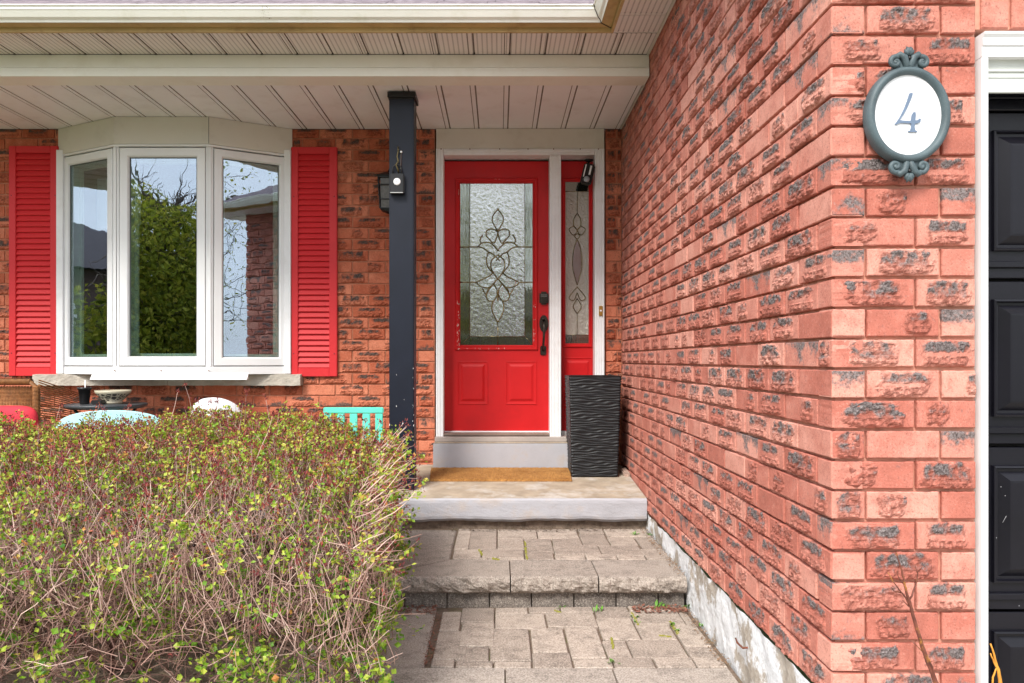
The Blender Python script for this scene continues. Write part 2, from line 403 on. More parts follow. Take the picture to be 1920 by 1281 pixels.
near_full = make_set(FULL, M_brick, 44, 17, 34)
near_head = make_set(0.090, M_brick, 18, 16, 12, ['band', 'plain', 'partial', 'band', 'plain', 'band', 'plain', 'rough', 'partial', 'band', 'plain', 'plain'], 1.0, 50)
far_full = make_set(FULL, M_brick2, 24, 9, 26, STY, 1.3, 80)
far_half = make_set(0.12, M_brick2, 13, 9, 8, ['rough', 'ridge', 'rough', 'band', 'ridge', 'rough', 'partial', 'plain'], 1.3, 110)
low_full = [brick_data(FULL, STY[i], 140+i, 12, 6) for i in range(10)]
low_half = [brick_data(0.12, STY[i], 160+i, 7, 6) for i in range(6)]

def lay(parent, spec, limit, m, stuffname, lowm):
    """spec: list of (centre, length, rotation z, meshes, rotation y); the first LIMIT become parts, the rest one joined part"""
    r2 = random.Random(len(spec))
    inv = world_inv(parent)
    for k, (c, L, rz, ms, ry) in enumerate(spec[:limit]):
        me = r2.choice(ms); o = bpy.data.objects.new('brick', me); C.objects.link(o)
        bl = FULL if len(me.vertices) and max(v.co.x for v in (me.vertices[0], me.vertices[len(me.vertices)//4])) > 0.2 else None
        w = me.get('L')
        o.location = (c[0], c[1], c[2] + r2.uniform(-0.0012, 0.0012)); o.scale = (L / me['L'], 1, 1)
        out = Vector((math.sin(rz), -math.cos(rz), 0)) * r2.uniform(-0.0015, 0.0025); o.location += out
        o.rotation_euler = (r2.uniform(-0.008, 0.008), ry + r2.uniform(-0.005, 0.005), rz + r2.uniform(-0.006, 0.006))
        o.parent = parent; o.matrix_parent_inverse = inv
    rest = spec[limit:]
    if rest:
        V = []; Fc = []; G = []; T = []
        for (c, L, rz, ms, ry) in rest:
            src = low_full if L > 0.17 else low_half; base = FULL if L > 0.17 else 0.12
            v, f, g, t, _ = r2.choice(src); b = len(V); sc = L/base; cs, sn = math.cos(rz), math.sin(rz)
            cy, sy = math.cos(ry), math.sin(ry)
            for (x, y, z) in v:
                x *= sc; x, z = x*cy + z*sy, -x*sy + z*cy
                V.append((c[0] + x*cs - y*sn, c[1] + x*sn + y*cs, c[2] + z))
            Fc += [tuple(b+i for i in q) for q in f]; G += g; T += t
        me = data_mesh(stuffname, V, Fc, G, T, lowm); o = link(stuffname, me, parent); o['kind'] = 'stuff'
for ms, L in ((near_full, FULL), (near_head, 0.090), (far_full, FULL), (far_half, 0.12)):
    for me in ms: me['L'] = L

XW = 0.918; YB = 5.60; YN = 2.061; XR = 1.323      # garage side wall x, porch wall y, garage front y, garage door opening x
ZF = H - 0.945                                      # foundation top (side wall)
# garage wall: side face + front pier + soldier course over the garage door
gw = thing('garage_wall', (XW, YN, ZF), 'salmon brick garage wall with charcoal torn patches running from near corner to front door', 'brick wall')
spec = []
for r in range(34):
    z = ZF + 0.005 + BH/2 + r*CRS
    A = (r % 2 == 1)
    # side face, bricks run from the near corner to the porch wall
    y = YN + (0.0985 if A else PER - 0.013)
    if not A: spec.append(((XW, YN + (PER-0.02)/2, z), PER-0.0225, -math.pi/2, near_full, 0))   # corner stretcher on the side face
    else: spec.append(((XW, YN + 0.046, z), 0.0915, -math.pi/2, near_head, 0))
    while y < YB - 0.02:
        L = min(FULL, YB - y - 0.004)
        if L > 0.03: spec.append(((XW, y + 0.0095 + L/2 - 0.0095, z), L, -math.pi/2, near_full if L > 0.15 else near_head, 0))
        y += PER
    # front face
    x = XW + (0.2355 if A else 0.0985)
    first = 0.2355 if A else 0.0985
    spec.append(((XW + first/2 - 0.003, YN, z), first - 0.0085, 0, near_full if A else near_head, 0))
    while x < XR - 0.03:
        L = min(0.2355 if A else 0.2065, XR - x) - 0.0085
        spec.append(((x + L/2, YN, z), L, 0, near_full if L > 0.15 else near_head, 0))
        x += L + 0.0085
zl = wz(56, YN)      # underside of the soldier course
for k in range(26):
    spec.append(((XR + 0.006 + 0.0825*(k+0.5), YN, zl + 0.12), 0.230, 0, near_full[8:9]+near_full[10:11]+near_full[3:4], math.pi/2))
for r in range(3):
    for k in range(9): spec.append(((XR + 0.12 + PER*k + (r % 2)*0.12, YN, zl + 0.24 + BH/2 + CRS*(r+0.1)), FULL, 0, near_full, 0))
def shown(sp):
    c = sp[0]; px = VX + c[0]/c[1]*F; py = VY - (c[2]-H)/c[1]*F
    inn = -40 < px < 1960 and -30 < py < 1311
    return (0 if inn else 1000) + c[1] + (0.3 if abs(sp[2]) > 1 else 0)
spec.sort(key=shown)
core = MB()
core.box(XW+0.016, XW+0.24, YN+0.014, YB-0.002, ZF-0.004, H+1.90).box(XW+0.24, XR-0.004, YN+0.012, YN+0.24, ZF-0.004, H+1.90)
core.box(XR-0.004, 3.9, YN+0.009, YN+0.10, zl+0.005, H+1.90).box(3.75, 4.6, YN+0.009, YN+0.24, ZF-0.3, zl+0.005)
core.build('mortar', M_mort, gw)
# half bricks clipped around the corner overlap the core only
lay(gw, spec, 300, M_brick, 'distant_bricks', M_brick)

# porch (house) wall ----------------------------------------------------------
hw = thing('house_wall', (-2.0, YB, H-0.8), 'shaded orange brick porch wall around the bay window and the red door', 'brick wall')
s4 = YB/F
WX0, WX1 = wx(113, YB), wx(547, YB); WZ0, WZ1 = wz(708, YB), H + 1.76
DX0, DX1 = wx(816, YB), wx(1135, YB)
SX0, SX1, SZ0, SZ1 = wx(72, YB), wx(568, YB), wz(723, YB), wz(705, YB)
ZS = H - 0.0 - 0.0
spec = []
def holes(z, a, b):
    """free x intervals of a course between a and b"""
    iv = [(a, b)]
    for (h0, h1, z0, z1) in ((WX0, WX1, SZ1-0.02, 9), (SX0, SX1, SZ0-0.006, SZ1+0.0), (DX0, DX1, -9, 9)):
        if z > z0-0.0 and z < z1:
            out = []
            for (p, q) in iv:
                if h1 <= p or h0 >= q: out.append((p, q))
                else:
                    if h0 > p: out.append((p, h0-0.004))
                    if h1 < q: out.append((h1+0.004, q))
            iv = out
    return iv
for r in range(-13, 22):
    z = wz(679 - r*20.95, YB) + 0.005 + BH/2
    if z > H + 1.80: continue
    # courses whose lower joint is at y=679-20.95 r ; joints at 660.7+62k (even pattern) / 691+62k
    off = wx(660.7 if (r % 2 == 0) else 691.0, YB)
    for (p, q) in holes(z, -5.2, XW - 0.003):
        k0 = math.floor((p - off)/PER)
        x = off + k0*PER
        while x < q:
            a = max(x + 0.0048, p); b = min(x + PER - 0.0048, q)
            if b - a > 0.02: spec.append((((a+b)/2, YB, z), b-a, 0, far_full if b-a > 0.15 else far_half, 0))
            x += PER
def shown2(sp):
    c = sp[0]; px = VX + c[0]/c[1]*F; py = VY - (c[2]-H)/c[1]*F
    if not (-30 < px < 1180 and 225 < py < 1000): return 5000 + abs(px)
    if 20 < px < 105 and 285 < py < 695: return 900
    if 555 < px < 625 and 285 < py < 695: return 900
    if 733 < px < 776: return 800
    if px < 740 and py > 790: return 850 + py/1000
    return 100 - sp[1]*100
spec.sort(key=shown2)
core = MB(); yb0, yb1 = YB+0.008, YB+0.25
zb, zt = H-1.45, H+1.80
core.box(-5.2, WX0-0.002, yb0, yb1, zb, zt).box(WX0-0.002, WX1+0.002, yb0, yb1, zb, SZ0+0.03)
core.box(WX1+0.002, DX0-0.002, yb0, yb1, zb, zt).box(DX0-0.002, DX1+0.002, yb0, yb1, zb, H-0.64)
core.box(DX1+0.002, XW+0.3, yb0, yb1, zb, zt)
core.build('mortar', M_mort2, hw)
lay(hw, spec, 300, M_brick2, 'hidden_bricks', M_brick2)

# foundation under the garage wall --------------------------------------------
def rough_sheet(mb, P, nu, nv, amp, f, s):
    """bumpy sheet, P(u,v)->(point, normal)"""
    vs = []
    for i in range(nv+1):
        for j in range(nu+1):
            p, n = P(j/nu, i/nv); p = Vector(p); n = Vector(n)
            vs.append(p + n*amp*fbm(p.x*1.0+p.y, p.z, s, f, 3))
    fs = [(i*(nu+1)+j, i*(nu+1)+j+1, (i+1)*(nu+1)+j+1, (i+1)*(nu+1)+j) for i in range(nv) for j in range(nu)]
    mb.add(vs, fs)
fm = MB()
def top_edge(y): return ZF - 0.004 + 0.006*fbm(y, 0, 3, 6, 3)
rough_sheet(fm, lambda u, v: ((XW-0.001, YN-0.0 + u*(YB-YN), (H-1.62) + v*(top_edge(YN+u*(YB-YN))-(H-1.62))), (-1, 0, 0)), 220, 40, 0.009, 7, 5)
fm.box(XW+0.02, XR, YN+0.004, YN+0.03, H-1.62, ZF-0.006)
fo = fm.build('foundation', M_parge); tag(fo, 'flaking white parged foundation strip under the garage wall beside the steps', 'foundation')
hm = MB(); p0 = W(1392, 1214, 1400*XW/(1405-936)); 
yh = 1400*XW/(1404-936)
hm.tube([(XW+0.01, yh, wz(1214, yh)), (XW-0.02, yh+0.004, wz(1215, yh)-0.002), (XW-0.028, yh+0.045, wz(1214, yh)), (XW-0.026, yh+0.07, wz(1212, yh)+0.004)], [0.004, 0.004, 0.004, 0.003], 8)
M_rust = mat('rusty iron', (0.14, 0.045, 0.025), 0.8, 0.4, 60)
tag(hm.build('iron_hook', M_rust), 'small rusty hook sticking out of the white foundation', 'hook')

# ---------------------------------------------------------------- porch roof
ZC = H + 1.733; YBM = 4.55; ZE = H + 1.864; YF = 4.25; XFS = 0.650
pr = thing('porch_roof', (-2.0, 4.5, ZC), 'cream porch roof with vinyl ceiling, clad beam, white gutter and dark shingles', 'porch roof')
XL = -5.2
b = MB(); b.box(XL, XW-0.003, YBM, YBM+0.14, H+1.731, ZE+0.03); b.build('beam', M_cream, pr, 0.003)
b = MB(); b.box(XL, XW+0.01, YF+0.01, YB+0.3, ZE+0.032, ZE+0.05); b.box(XFS+0.01, XW+0.01, 1.7, YF+0.01, ZE+0.032, ZE+0.05); b.build('light_stop_deck', M_dark, pr)  # added unseen deck, stops light leaking in between beam and soffit
b = MB(); zf = wz(127, YBM); b.add([(XL, YBM-0.002, zf), (XW-0.006, YBM-0.002, zf), (XW-0.006, YBM-0.013, zf-0.006), (XL, YBM-0.013, zf-0.006),
      (XL, YBM-0.013, H+1.727), (XW-0.006, YBM-0.013, H+1.727), (XW-0.006, YBM+0.14, H+1.727), (XL, YBM+0.14, H+1.727)],
      [(0, 1, 2, 3), (3, 2, 5, 4), (4, 5, 6, 7)])
b.build('beam_trim', M_cream, pr)
GX = 0.064
M_seam = mat('shaded panel seam', (0.27, 0.22, 0.18), 0.8, 0.2, 8)  # dark colour painted inside the panel grooves as their shade
def panel_along_y(name, x0, w, y0, y1, z, m):
    g = 0.009; pb = MB(); q = 0.0035
    # flat face, then two shallow grooves at the right-hand side, seen from below
    prof = [(0.0, 0), (w-0.040, 0), (w-0.0397, 0.006), (w-0.0353, 0.006), (w-0.035, 0), (w-0.0090, 0), (w-0.0087, 0.011), (w-0.0005, 0.011), (w, 0)]
    vs = [(x0+a, y0, z+c) for a, c in prof] + [(x0+a, y1, z+c) for a, c in prof]; k = len(prof)
    fs = [(i, i+1, k+i+1, k+i) for i in range(k-1)]
    vs += [(x0, y0, z+0.014), (x0+w, y0, z+0.014), (x0+w, y1, z+0.014), (x0, y1, z+0.014)]
    fs += [(2*k, 2*k+3, 2*k+2, 2*k+1)]
    pb.add(vs, fs); o = pb.build(name, m, pr); o.data.materials.append(M_seam)
    for p in o.data.polygons:
        if 0.002 < p.center.z - z < 0.0125: p.material_index = 1
    return o
x = GX - PER*0 - 0.2148*25
for i in range(29):
    x0 = GX + 0.004 + 0.2148*(i-25); x1 = min(x0+0.2148, XW-0.01)
    if x1 - x0 < 0.06: continue
    panel_along_y('ceiling_panel', x0, x1-x0, YBM+0.142, YB+0.02, ZC, M_ceil)
    panel_along_y('soffit_panel', x0, x1-x0, YF+0.004, YBM-0.004, ZE, M_soff)
# dark slots where the panels meet wall and beam
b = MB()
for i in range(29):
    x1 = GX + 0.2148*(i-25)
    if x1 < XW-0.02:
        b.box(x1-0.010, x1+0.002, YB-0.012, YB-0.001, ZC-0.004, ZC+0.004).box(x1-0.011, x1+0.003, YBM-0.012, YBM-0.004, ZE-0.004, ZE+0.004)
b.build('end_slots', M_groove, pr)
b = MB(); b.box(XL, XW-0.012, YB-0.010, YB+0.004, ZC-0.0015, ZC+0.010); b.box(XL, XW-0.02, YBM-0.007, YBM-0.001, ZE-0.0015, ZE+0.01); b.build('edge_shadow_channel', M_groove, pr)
b = MB(); b.box(XW-0.018, XW-0.004, 1.75, YBM-0.016, ZE-0.004, ZE+0.012); b.box(XW-0.014, XW-0.002, YBM+0.15, YB-0.012, ZC-0.003, ZC+0.012)
b.build('wall_channel', M_head, pr)
# soffit beside the garage wall: panels run crosswise
k = 0; y1 = YF
while y1 > 1.8:
    y0 = y1 - 0.2148; q = 0.0035
    prof = [(0.0, 0), (0.178, 0), (0.1785, 0.006), (0.1815, 0.006), (0.182, 0), (0.207, 0), (0.2075, 0.011), (0.2143, 0.011), (0.2148, 0)]
    pb = MB(); K = len(prof); L = XW-0.02-XFS
    vs = [(-L/2, a-0.1, c) for a, c in prof] + [(L/2, a-0.1, c) for a, c in prof]
    pb.add(vs, [(i, i+1, K+i+1, K+i) for i in range(K-1)])
    o = pb.build('soffit_panel', M_soff, None); o.location = (XFS+L/2, y0+0.1, ZE)
    o.parent = pr; o.matrix_parent_inverse = world_inv(pr); y1 = y0
# rotate perforation direction is not needed: dots are square spaced
# fascia boards
ZG = H + 1.888
b = MB(); b.box(XL, XFS-0.002, YF-0.016, YF, ZE-0.002, ZG+0.10).box(XFS-0.016, XFS-0.001, 1.7, YF-0.018, ZE-0.002, ZG+0.10)
b.build('fascia_board', M_tan, pr)
# gutter (K profile), running along x and then towards the viewer at the inside corner
def gut(off):   # (distance out from fascia, height)
    return [(0.0, 0.0), (0.062, 0.0), (0.068, 0.012), (0.082, 0.022), (0.098, 0.050), (0.104, 0.058), (0.104, 0.072), (0.112, 0.074), (0.112, 0.080), (0.098, 0.080), (0.096, 0.060), (0.060, 0.012), (0.004, 0.010), (0.0, 0.06)]
YG = YF - 0.017; XG = XFS - 0.017
P = gut(0)
vs = []; n = len(P)
for d, h in P: vs.append((XL, YG-d, ZG+h))
for d, h in P: vs.append((XG-d, YG-d, ZG+h))
for d, h in P: vs.append((XG-d, 1.60, ZG+h))
faces = []
for a in range(2):
    for i in range(n-1): faces.append((a*n+i, (a+1)*n+i, (a+1)*n+i+1, a*n+i+1))
g = MB(); g.add(vs, [f for f in faces if (f[0] % n) >= 1]); g.build('gutter', M_gut, pr)
g = MB(); g.add([(v[0], v[1], v[2]-0.0015) for v in vs], [f for f in faces if (f[0] % n) < 1]); g.build('gutter_underside', M_tan, pr)
g = MB(); cz = ZG+0.002
cc = [(XG-d, YG-d, ZG+h-0.0005) for d, h in P[1:9]]
g.tube([(p[0]-0.0015, p[1]-0.0015, p[2]) for p in cc], 0.0022, 6)
g.tube([(XG-0.066, YG-0.066, ZG-0.004), (XG-0.001, YG-0.001, ZG-0.004)], 0.0025, 6)
g.build('gutter_corner_seam', M_groove, pr)
# leafy muck stuck to the gutter face
g = MB(); rr = random.Random(3)
gx = wx(497, 4.13)
for i in range(70):
    x = gx + rr.gauss(0, 0.018); t = rr.random(); d = 0.072 + 0.03*t; z = ZG + 0.016 + 0.05*t
    a = Vector((x, YG-d-0.003, z)); l = 0.006
    g.add([a, a+Vector((rr.uniform(-l, l), -0.002, rr.uniform(-l, l))), a+Vector((rr.uniform(-l, l), -0.003, rr.uniform(-l, l)))], [(0, 1, 2)])
M_muck = mat('dead leaf bits', (0.10, 0.055, 0.02), 0.9, 0.5, 80)
o = g.build('leaf_muck', M_muck); tag(o, 'clump of dead leaf bits stuck to the white gutter face', 'leaf litter', kind='stuff')
# shingles: courses of tabs on the slope
M_shing = mat('weathered asphalt shingles', (0.16, 0.125, 0.14), 0.9, 0.3, 14, 0.9, 220, 0.2, dirt=(0.34, 0.30, 0.32), dscale=18, damt=0.6, bdist=0.004)
sl = 0.56; g = MB(); rr = random.Random(5)
for c in range(14):
    yy = YF - 0.085 + c*0.128
    zz = H + 1.972 + sl*(c*0.128)
    x = XL - rr.random()*0.3
    while x < XG - 0.005 + c*0.128:
        w = 0.30 + rr.uniform(-0.01, 0.01); xe = min(x+w-0.004, XG-0.03 + c*0.128); j = rr.uniform(-0.004, 0.004); t = 0.007 + rr.uniform(0, 0.003)
        if xe - x > 0.02:
            g.add([(x, yy+j, zz), (xe, yy+j, zz), (xe, yy+0.15, zz+sl*0.15), (x, yy+0.15, zz+sl*0.15),
                   (x, yy+j, zz+t), (xe, yy+j, zz+t), (xe, yy+0.15, zz+sl*0.15+t), (x, yy+0.15, zz+sl*0.15+t)],
                  [(0, 3, 2, 1), (4, 5, 6, 7), (0, 1, 5, 4), (1, 2, 6, 5), (3, 0, 4, 7)])
        x += w
o = g.build('shingles', M_shing, pr); o['kind'] = 'stuff'
g = MB(); g.add([(XL, YF-0.03, H+1.975), (XG, YF-0.03, H+1.975), (6.0, 9.6, H+1.975+sl*5.38), (XL, 9.6, H+1.975+sl*5.38)], [(0, 1, 2, 3)])
g.build('roof_deck', M_shing, pr)
# garage roof (seen reflected in the bay window)
gr = thing('garage_roof', (2.5, 3.0, ZG+0.1), 'dark shingled hip roof over the garage, its eave above the side wall', 'roof')
g = MB(); x0, x1, y0, y1 = XFS-0.07, 5.2, 1.62, 9.8; zz = ZG + 0.085; hgt = 1.15; xm = (x0+x1)/2
g.add([(x0, y0, zz), (x1, y0, zz), (x1, y1, zz), (x0, y1, zz), (xm, y0+2.3, zz+hgt), (xm, y1, zz+hgt)], [(0, 1, 4), (1, 2, 5, 4), (2, 3, 5), (3, 0, 4, 5)])
g.build('roof_slopes', M_shing, gr)
g = MB(); g.box(XFS+0.01, 5.1, 1.70, YN-0.03, ZE+0.003, ZE+0.012).box(XFS, 5.1, 1.685, 1.70, ZE-0.002, ZG+0.08); g.build('front_eave', M_cream, gr)

# ---------------------------------------------------------------- porch slab, step, post
def slabz(y): return H - 0.852 + 0.0725*(y-4.606)
YSL = 4.606
sb = MB(); nx_ = 150
xs_ = [ -5.2 + (XW-0.006+5.2)*i/nx_ for i in range(nx_+1)]
def ledge(x, s): return 0.003*fbm(x, 0.3, s, 7, 3)
rows = []
def jrow(fy, fz): return [(x, fy(x), fz(x)) for x in xs_]
zbot = lambda x: (H - 0.995 + 0.010*fbm(x, 1, 8, 5, 4) if x > -0.62 else H-1.30)
rr_ = [jrow(lambda x: YB+0.01, lambda x: slabz(YB)), jrow(lambda x: 5.1, lambda x: slabz(5.1)), jrow(lambda x: YSL+0.012+ledge(x, 1), lambda x: slabz(YSL)+ledge(x, 2)*0.6)]
so = MB(); vs = [p for r in rr_ for p in r]; n = nx_+1
so.add(vs, [(i*n+j, (i)*n+j+1, (i+1)*n+j+1, (i+1)*n+j) for i in range(2) for j in range(nx_)])
slab = so.build('porch_slab', M_conc); tag(slab, 'raised concrete porch slab with grey painted front edge below the red door', 'porch slab')
f1 = [jrow(lambda x: YSL+0.0125+ledge(x, 1), lambda x: slabz(YSL)-0.0005+ledge(x, 2)*0.6), jrow(lambda x: YSL+0.002+0.5*ledge(x, 3), lambda x: slabz(YSL)-0.012+ledge(x, 4))]
for k in range(1, 9):
    t = k/8
    f1.append([(x, YSL+0.003*fbm(x, t*0.14, 12, 12, 3) + (0.02*max(0, t-0.85)/0.15 if True else 0), (slabz(YSL)-0.012)*(1-t) + zbot(x)*t) for x in xs_])
f1.append([(x, YSL+0.25, zbot(x)) for x in xs_])
fb = MB(); vs = [p for r in f1 for p in r]
fb.add(vs, [(i*n+j, (i+1)*n+j, (i+1)*n+j+1, i*n+j+1) for i in range(len(f1)-1) for j in range(nx_)])
fb.build('painted_front', M_paint, slab)
g = MB(); g.box(XL, XW+0.02, YSL+0.06, YSL+0.2, H-1.5, H-0.99); g.build('rubble_footing', M_soil, slab)
# door step
YS = 5.44; zs1 = wz(831, YS); 
g = MB(); sx0, sx1 = wx(812, YS), wx(1076, YS)+0.18
g.box(sx0, sx1, YS, 5.76, slabz(5.4)-0.05, zs1-0.004)
st = g.build('door_step', M_paint, None, 0.006, 2); tag(st, 'pale grey painted concrete step under the red front door', 'step')
g = MB(); g.box(sx0+0.004, sx1-0.004, YS+0.006, 5.75, zs1-0.003, zs1+0.001); g.build('step_top', M_conc, st, 0.002)
# post
YP = 4.80; px0, px1 = wx(729.5, YP), wx(776, YP); pz0 = slabz(YP+0.05)
po = thing('porch_post', ((px0+px1)/2, YP+0.08, pz0), 'square dark navy painted porch post with chipped white flecks', 'post')
g = MB(); g.box(px0, px1, YP, YP+0.155, pz0+0.002, H+1.715); g.build('post_shaft', M_post, po, 0.006, 2)
g = MB(); g.box(px0-0.010, px1+0.012, YP-0.010, YP+0.165, H+1.690, H+1.726); g.box(px0+0.005, px1-0.005, YP-0.004, YP+0.158, H+1.68, H+1.69); g.build('post_cap', M_black, po, 0.003)
g = MB(); rr = random.Random(11)
for i in range(26):
    zz = H + (rr.random()**0.7)*-0.86 + 0.08; e = rr.random()
    x = (px1 - 0.004 + rr.uniform(-0.004, 0.003)) if e < 0.55 else (px0+0.003 if e < 0.7 else rr.uniform(px0+0.02, px1-0.01))
    s = rr.uniform(0.0006, 0.0028)*(0.6 if e < 0.55 else 1); l = s*rr.uniform(1, 4.5); a = rr.uniform(-0.5, 0.5)
    g.add([(x-s, YP-0.0008, zz-l*0.7), (x+s*0.7+a*s, YP-0.0008, zz-l), (x+s, YP-0.0008, zz+l*0.6), (x-s*0.4, YP-0.0008, zz+l)], [(0, 1, 2, 3)])
g.build('paint_chips', M_white, po)['kind'] = 'stuff'
# key lockbox hanging on the post
kb = thing('key_lockbox', W(745, 372, YP-0.02), 'small black key lockbox hanging by its shackle on the dark post', 'lockbox')
c = W(744.5, 345, YP-0.022); w = 0.094; hh = 0.128
g = MB(); g.cbox(c, (w, 0.036, hh)); g.build('box_body', M_plast, kb, 0.007, 3)
g = MB(); g.cbox((c.x, c.y-0.019, c.z-hh/2+0.004), (w*0.88, 0.008, 0.006)); g.build('chrome_strip', M_steel, kb, 0.001)
g = MB(); g.lathe((c.x+0.002, c.y-0.016, c.z+0.01), [(0.0, 0.006), (0.019, 0.006), (0.023, 0.004), (0.023, -0.003)], 24, Matrix.Rotation(R(90), 4, 'X')); g.build('dial', M_white, kb)
g = MB(); g.cbox((c.x+0.002, c.y-0.0235, c.z+0.010), (0.003, 0.002, 0.011)); g.build('keyhole', M_black, kb)
g = MB(); top = c.z+hh/2; pts = [(c.x-0.028, c.y, top-0.006), (c.x-0.028, c.y, top+0.030)] + [(c.x-0.028*math.cos(a), c.y, top+0.030+0.028*math.sin(a)) for a in np.linspace(0.3, math.pi-0.3, 8)] + [(c.x+0.028, c.y, top+0.030), (c.x+0.028, c.y, top-0.006)]
g.tube(pts, 0.0048, 8); g.build('shackle', M_plast, kb)
g = MB(); a = W(744, 292, YP-0.012)
hk = thing('hook_with_key', a, 'brass hook and pale key fixed above the lockbox on the post', 'hook')
g.tube([W(746, 274, YP-0.004), W(747, 282, YP-0.014), W(744.5, 294, YP-0.010), W(747, 303, YP-0.018), W(742.5, 309, YP-0.03), W(746, 318, YP-0.024), W(748.5, 327, YP-0.01)], [0.003, 0.0055, 0.004, 0.006, 0.0045, 0.006, 0.003], 8); g.build('hook_bar', mat('tarnished brass', (0.16, 0.13, 0.06), 0.4, 0.5, 60, metal=0.7), hk)
g = MB(); g.lathe(W(752, 285, YP-0.006), [(0.003, 0.002), (0.0095, 0.002), (0.0095, -0.002), (0.003, -0.002)], 16, Matrix.Rotation(R(90), 4, 'X'))
g.bar(W(752, 289, YP-0.005), W(751, 317, YP-0.008), 0.008, 0.003); g.build('key', M_steel, hk)

# ---------------------------------------------------------------- bay window
YBF = 5.32; bz1 = wz(272, YBF); bz0 = wz(689, YBF)
A0 = Vector((WX0, YB)); A1 = Vector((wx(216, YBF), YBF)); A2 = Vector((wx(393, YBF), YBF)); A3 = Vector((WX1, YB))
bw = thing('bay_window', ((A1.x+A2.x)/2, YB, bz0), 'white three pane bay window between the red shutters', 'window')
def seg_prism(mb, pts, off_in, off_out, z0, z1):
    """wall strip following a plan polyline; offsets along outward normal (-y side)"""
    def offp(d):
        out = []
        for i, p in enumerate(pts):
            ns = []
            if i > 0: e = (pts[i]-pts[i-1]).normalized(); ns.append(Vector((e.y, -e.x)))
            if i < len(pts)-1: e = (pts[i+1]-pts[i]).normalized(); ns.append(Vector((e.y, -e.x)))
            nn = sum(ns, Vector((0, 0))).normalized(); k = 1.0/max(0.3, nn.dot(ns[0]))
            out.append(p + nn*d*k)
        return out
    o = offp(off_out); i_ = offp(off_in); k = len(pts)
    vs = [(p.x, p.y, z0) for p in o] + [(p.x, p.y, z1) for p in o] + [(p.x, p.y, z0) for p in i_] + [(p.x, p.y, z1) for p in i_]
    fs = []
    for j in range(k-1):
        fs += [(j, j+1, k+j+1, k+j), (2*k+j, 3*k+j, 3*k+j+1, 2*k+j+1), (k+j, k+j+1, 3*k+j+1, 3*k+j), (j, 2*k+j, 2*k+j+1, j+1)]
    fs += [(0, k, 3*k, 2*k), (k-1, 3*k-1, 4*k-1, 2*k-1)]
    mb.add(vs, fs)
plan = [A0, A1, A2, A3]
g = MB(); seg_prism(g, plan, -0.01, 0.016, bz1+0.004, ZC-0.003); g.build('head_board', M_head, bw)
g = MB(); g.box(A2.x-0.001, A2.x+0.0015, YBF-0.018, YBF-0.015, bz1+0.006, ZC-0.006); g.build('head_seam', M_groove, bw)
g = MB(); seg_prism(g, plan, -0.07, 0.010, bz1-0.012, bz1+0.003); seg_prism(g, plan, -0.07, 0.006, bz0-0.052, bz0+0.004)
g.build('window_frame', M_white, bw, 0.002)
g = MB(); az0 = wz(712, YBF-0.05); az1 = wz(699, YBF-0.01); 
aw0, aw1 = wx(169, YBF-0.045), wx(463, YBF-0.045)
g.add([(aw0, YBF-0.012, az1), (aw1, YBF-0.012, az1), (aw1, YBF-0.050, az0), (aw0, YBF-0.050, az0), (aw0, YBF-0.012, az0+0.004), (aw1, YBF-0.012, az0+0.004)],
      [(0, 1, 2, 3), (3, 2, 5, 4), (0, 3, 4), (1, 5, 2)])
g.build('drip_flashing', M_white, bw)
g = MB()
for px in (215, 302, 391): g.cbox(W(px, 695, YBF-0.014), (0.007, 0.006, 0.007))
g.build('screw_heads', M_rust, bw)['kind'] = 'stuff'
def sash(P, Q, hinge, z0, z1, fw, tilt=0):
    """a framed pane between plan points P and Q"""
    d = (Q-P); L = d.length; ang = math.atan2(d.y, d.x)
    T = Matrix.Translation((P.x, P.y, 0)) @ Matrix.Rotation(ang, 4, 'Z')
    # mullion strips at both sides and sash proud of them
    g = MB(); lo = 0.028
    g.box(0.0, lo-0.002, 0.0, 0.07, z0, z1-0.012, T); g.box(L-lo+0.002, L, 0.0, 0.07, z0, z1-0.012, T)
    g.box(lo, L-lo, 0.022, 0.06, z0+0.004, z0+0.010, T)
    g.build('jamb', M_white, bw, 0.002)
    a0, a1 = lo+0.003, L-lo-0.003; zz0, zz1 = z0+0.012, z1-0.020
    g = MB(); prof = [(0.0, 0.03), (0.0, 0.0), (0.003, -0.004), (fw-0.012, -0.004), (fw-0.004, 0.004), (fw, 0.018), (fw, 0.03)]
    g.rings(a0, a1, zz0, zz1, prof, cap=False)
    g.v = [tuple(T @ Vector(v)) for v in g.v]
    so_ = g.build('sash', M_white, bw)
    g = MB(); g.box(a0+fw-0.002, a1-fw+0.002, 0.021, 0.0235, zz0+fw-0.002, zz1-fw+0.002, T); g.build('pane', M_glass, so_)
    g = MB(); e = 0.0035
    for (u0, u1, w0, w1) in ((a0+fw, a1-fw, zz1-fw-e, zz1-fw), (a0+fw, a1-fw, zz0+fw, zz0+fw+e), (a0+fw, a0+fw+e, zz0+fw+e, zz1-fw-e), (a1-fw-e, a1-fw, zz0+fw+e, zz1-fw-e)):
        g.box(u0, u1, 0.0145, 0.0205, w0, w1, T)
    g.build('gasket', mat('dark gasket', (0.10, 0.11, 0.10), 0.6), so_)
    # room-side return of the sash, seen through the glass
    g = MB(); g.rings(a0+fw, a1-fw, zz0+fw, zz1-fw, [(-0.002, 0.026), (-0.002, 0.09), (0.022, 0.09), (0.022, 0.11)], cap=False); g.v = [tuple(T @ Vector(v)) for v in g.v]
    g.build('inner_frame', mat('greenish inner frame', (0.50, 0.60, 0.52), 0.5), so_)
sash(A0, A1, 0, bz0, bz1, 0.062); sash(A1, A2, 0, bz0, bz1, 0.066); sash(A2, A3, 0, bz0, bz1, 0.062)
g = MB()
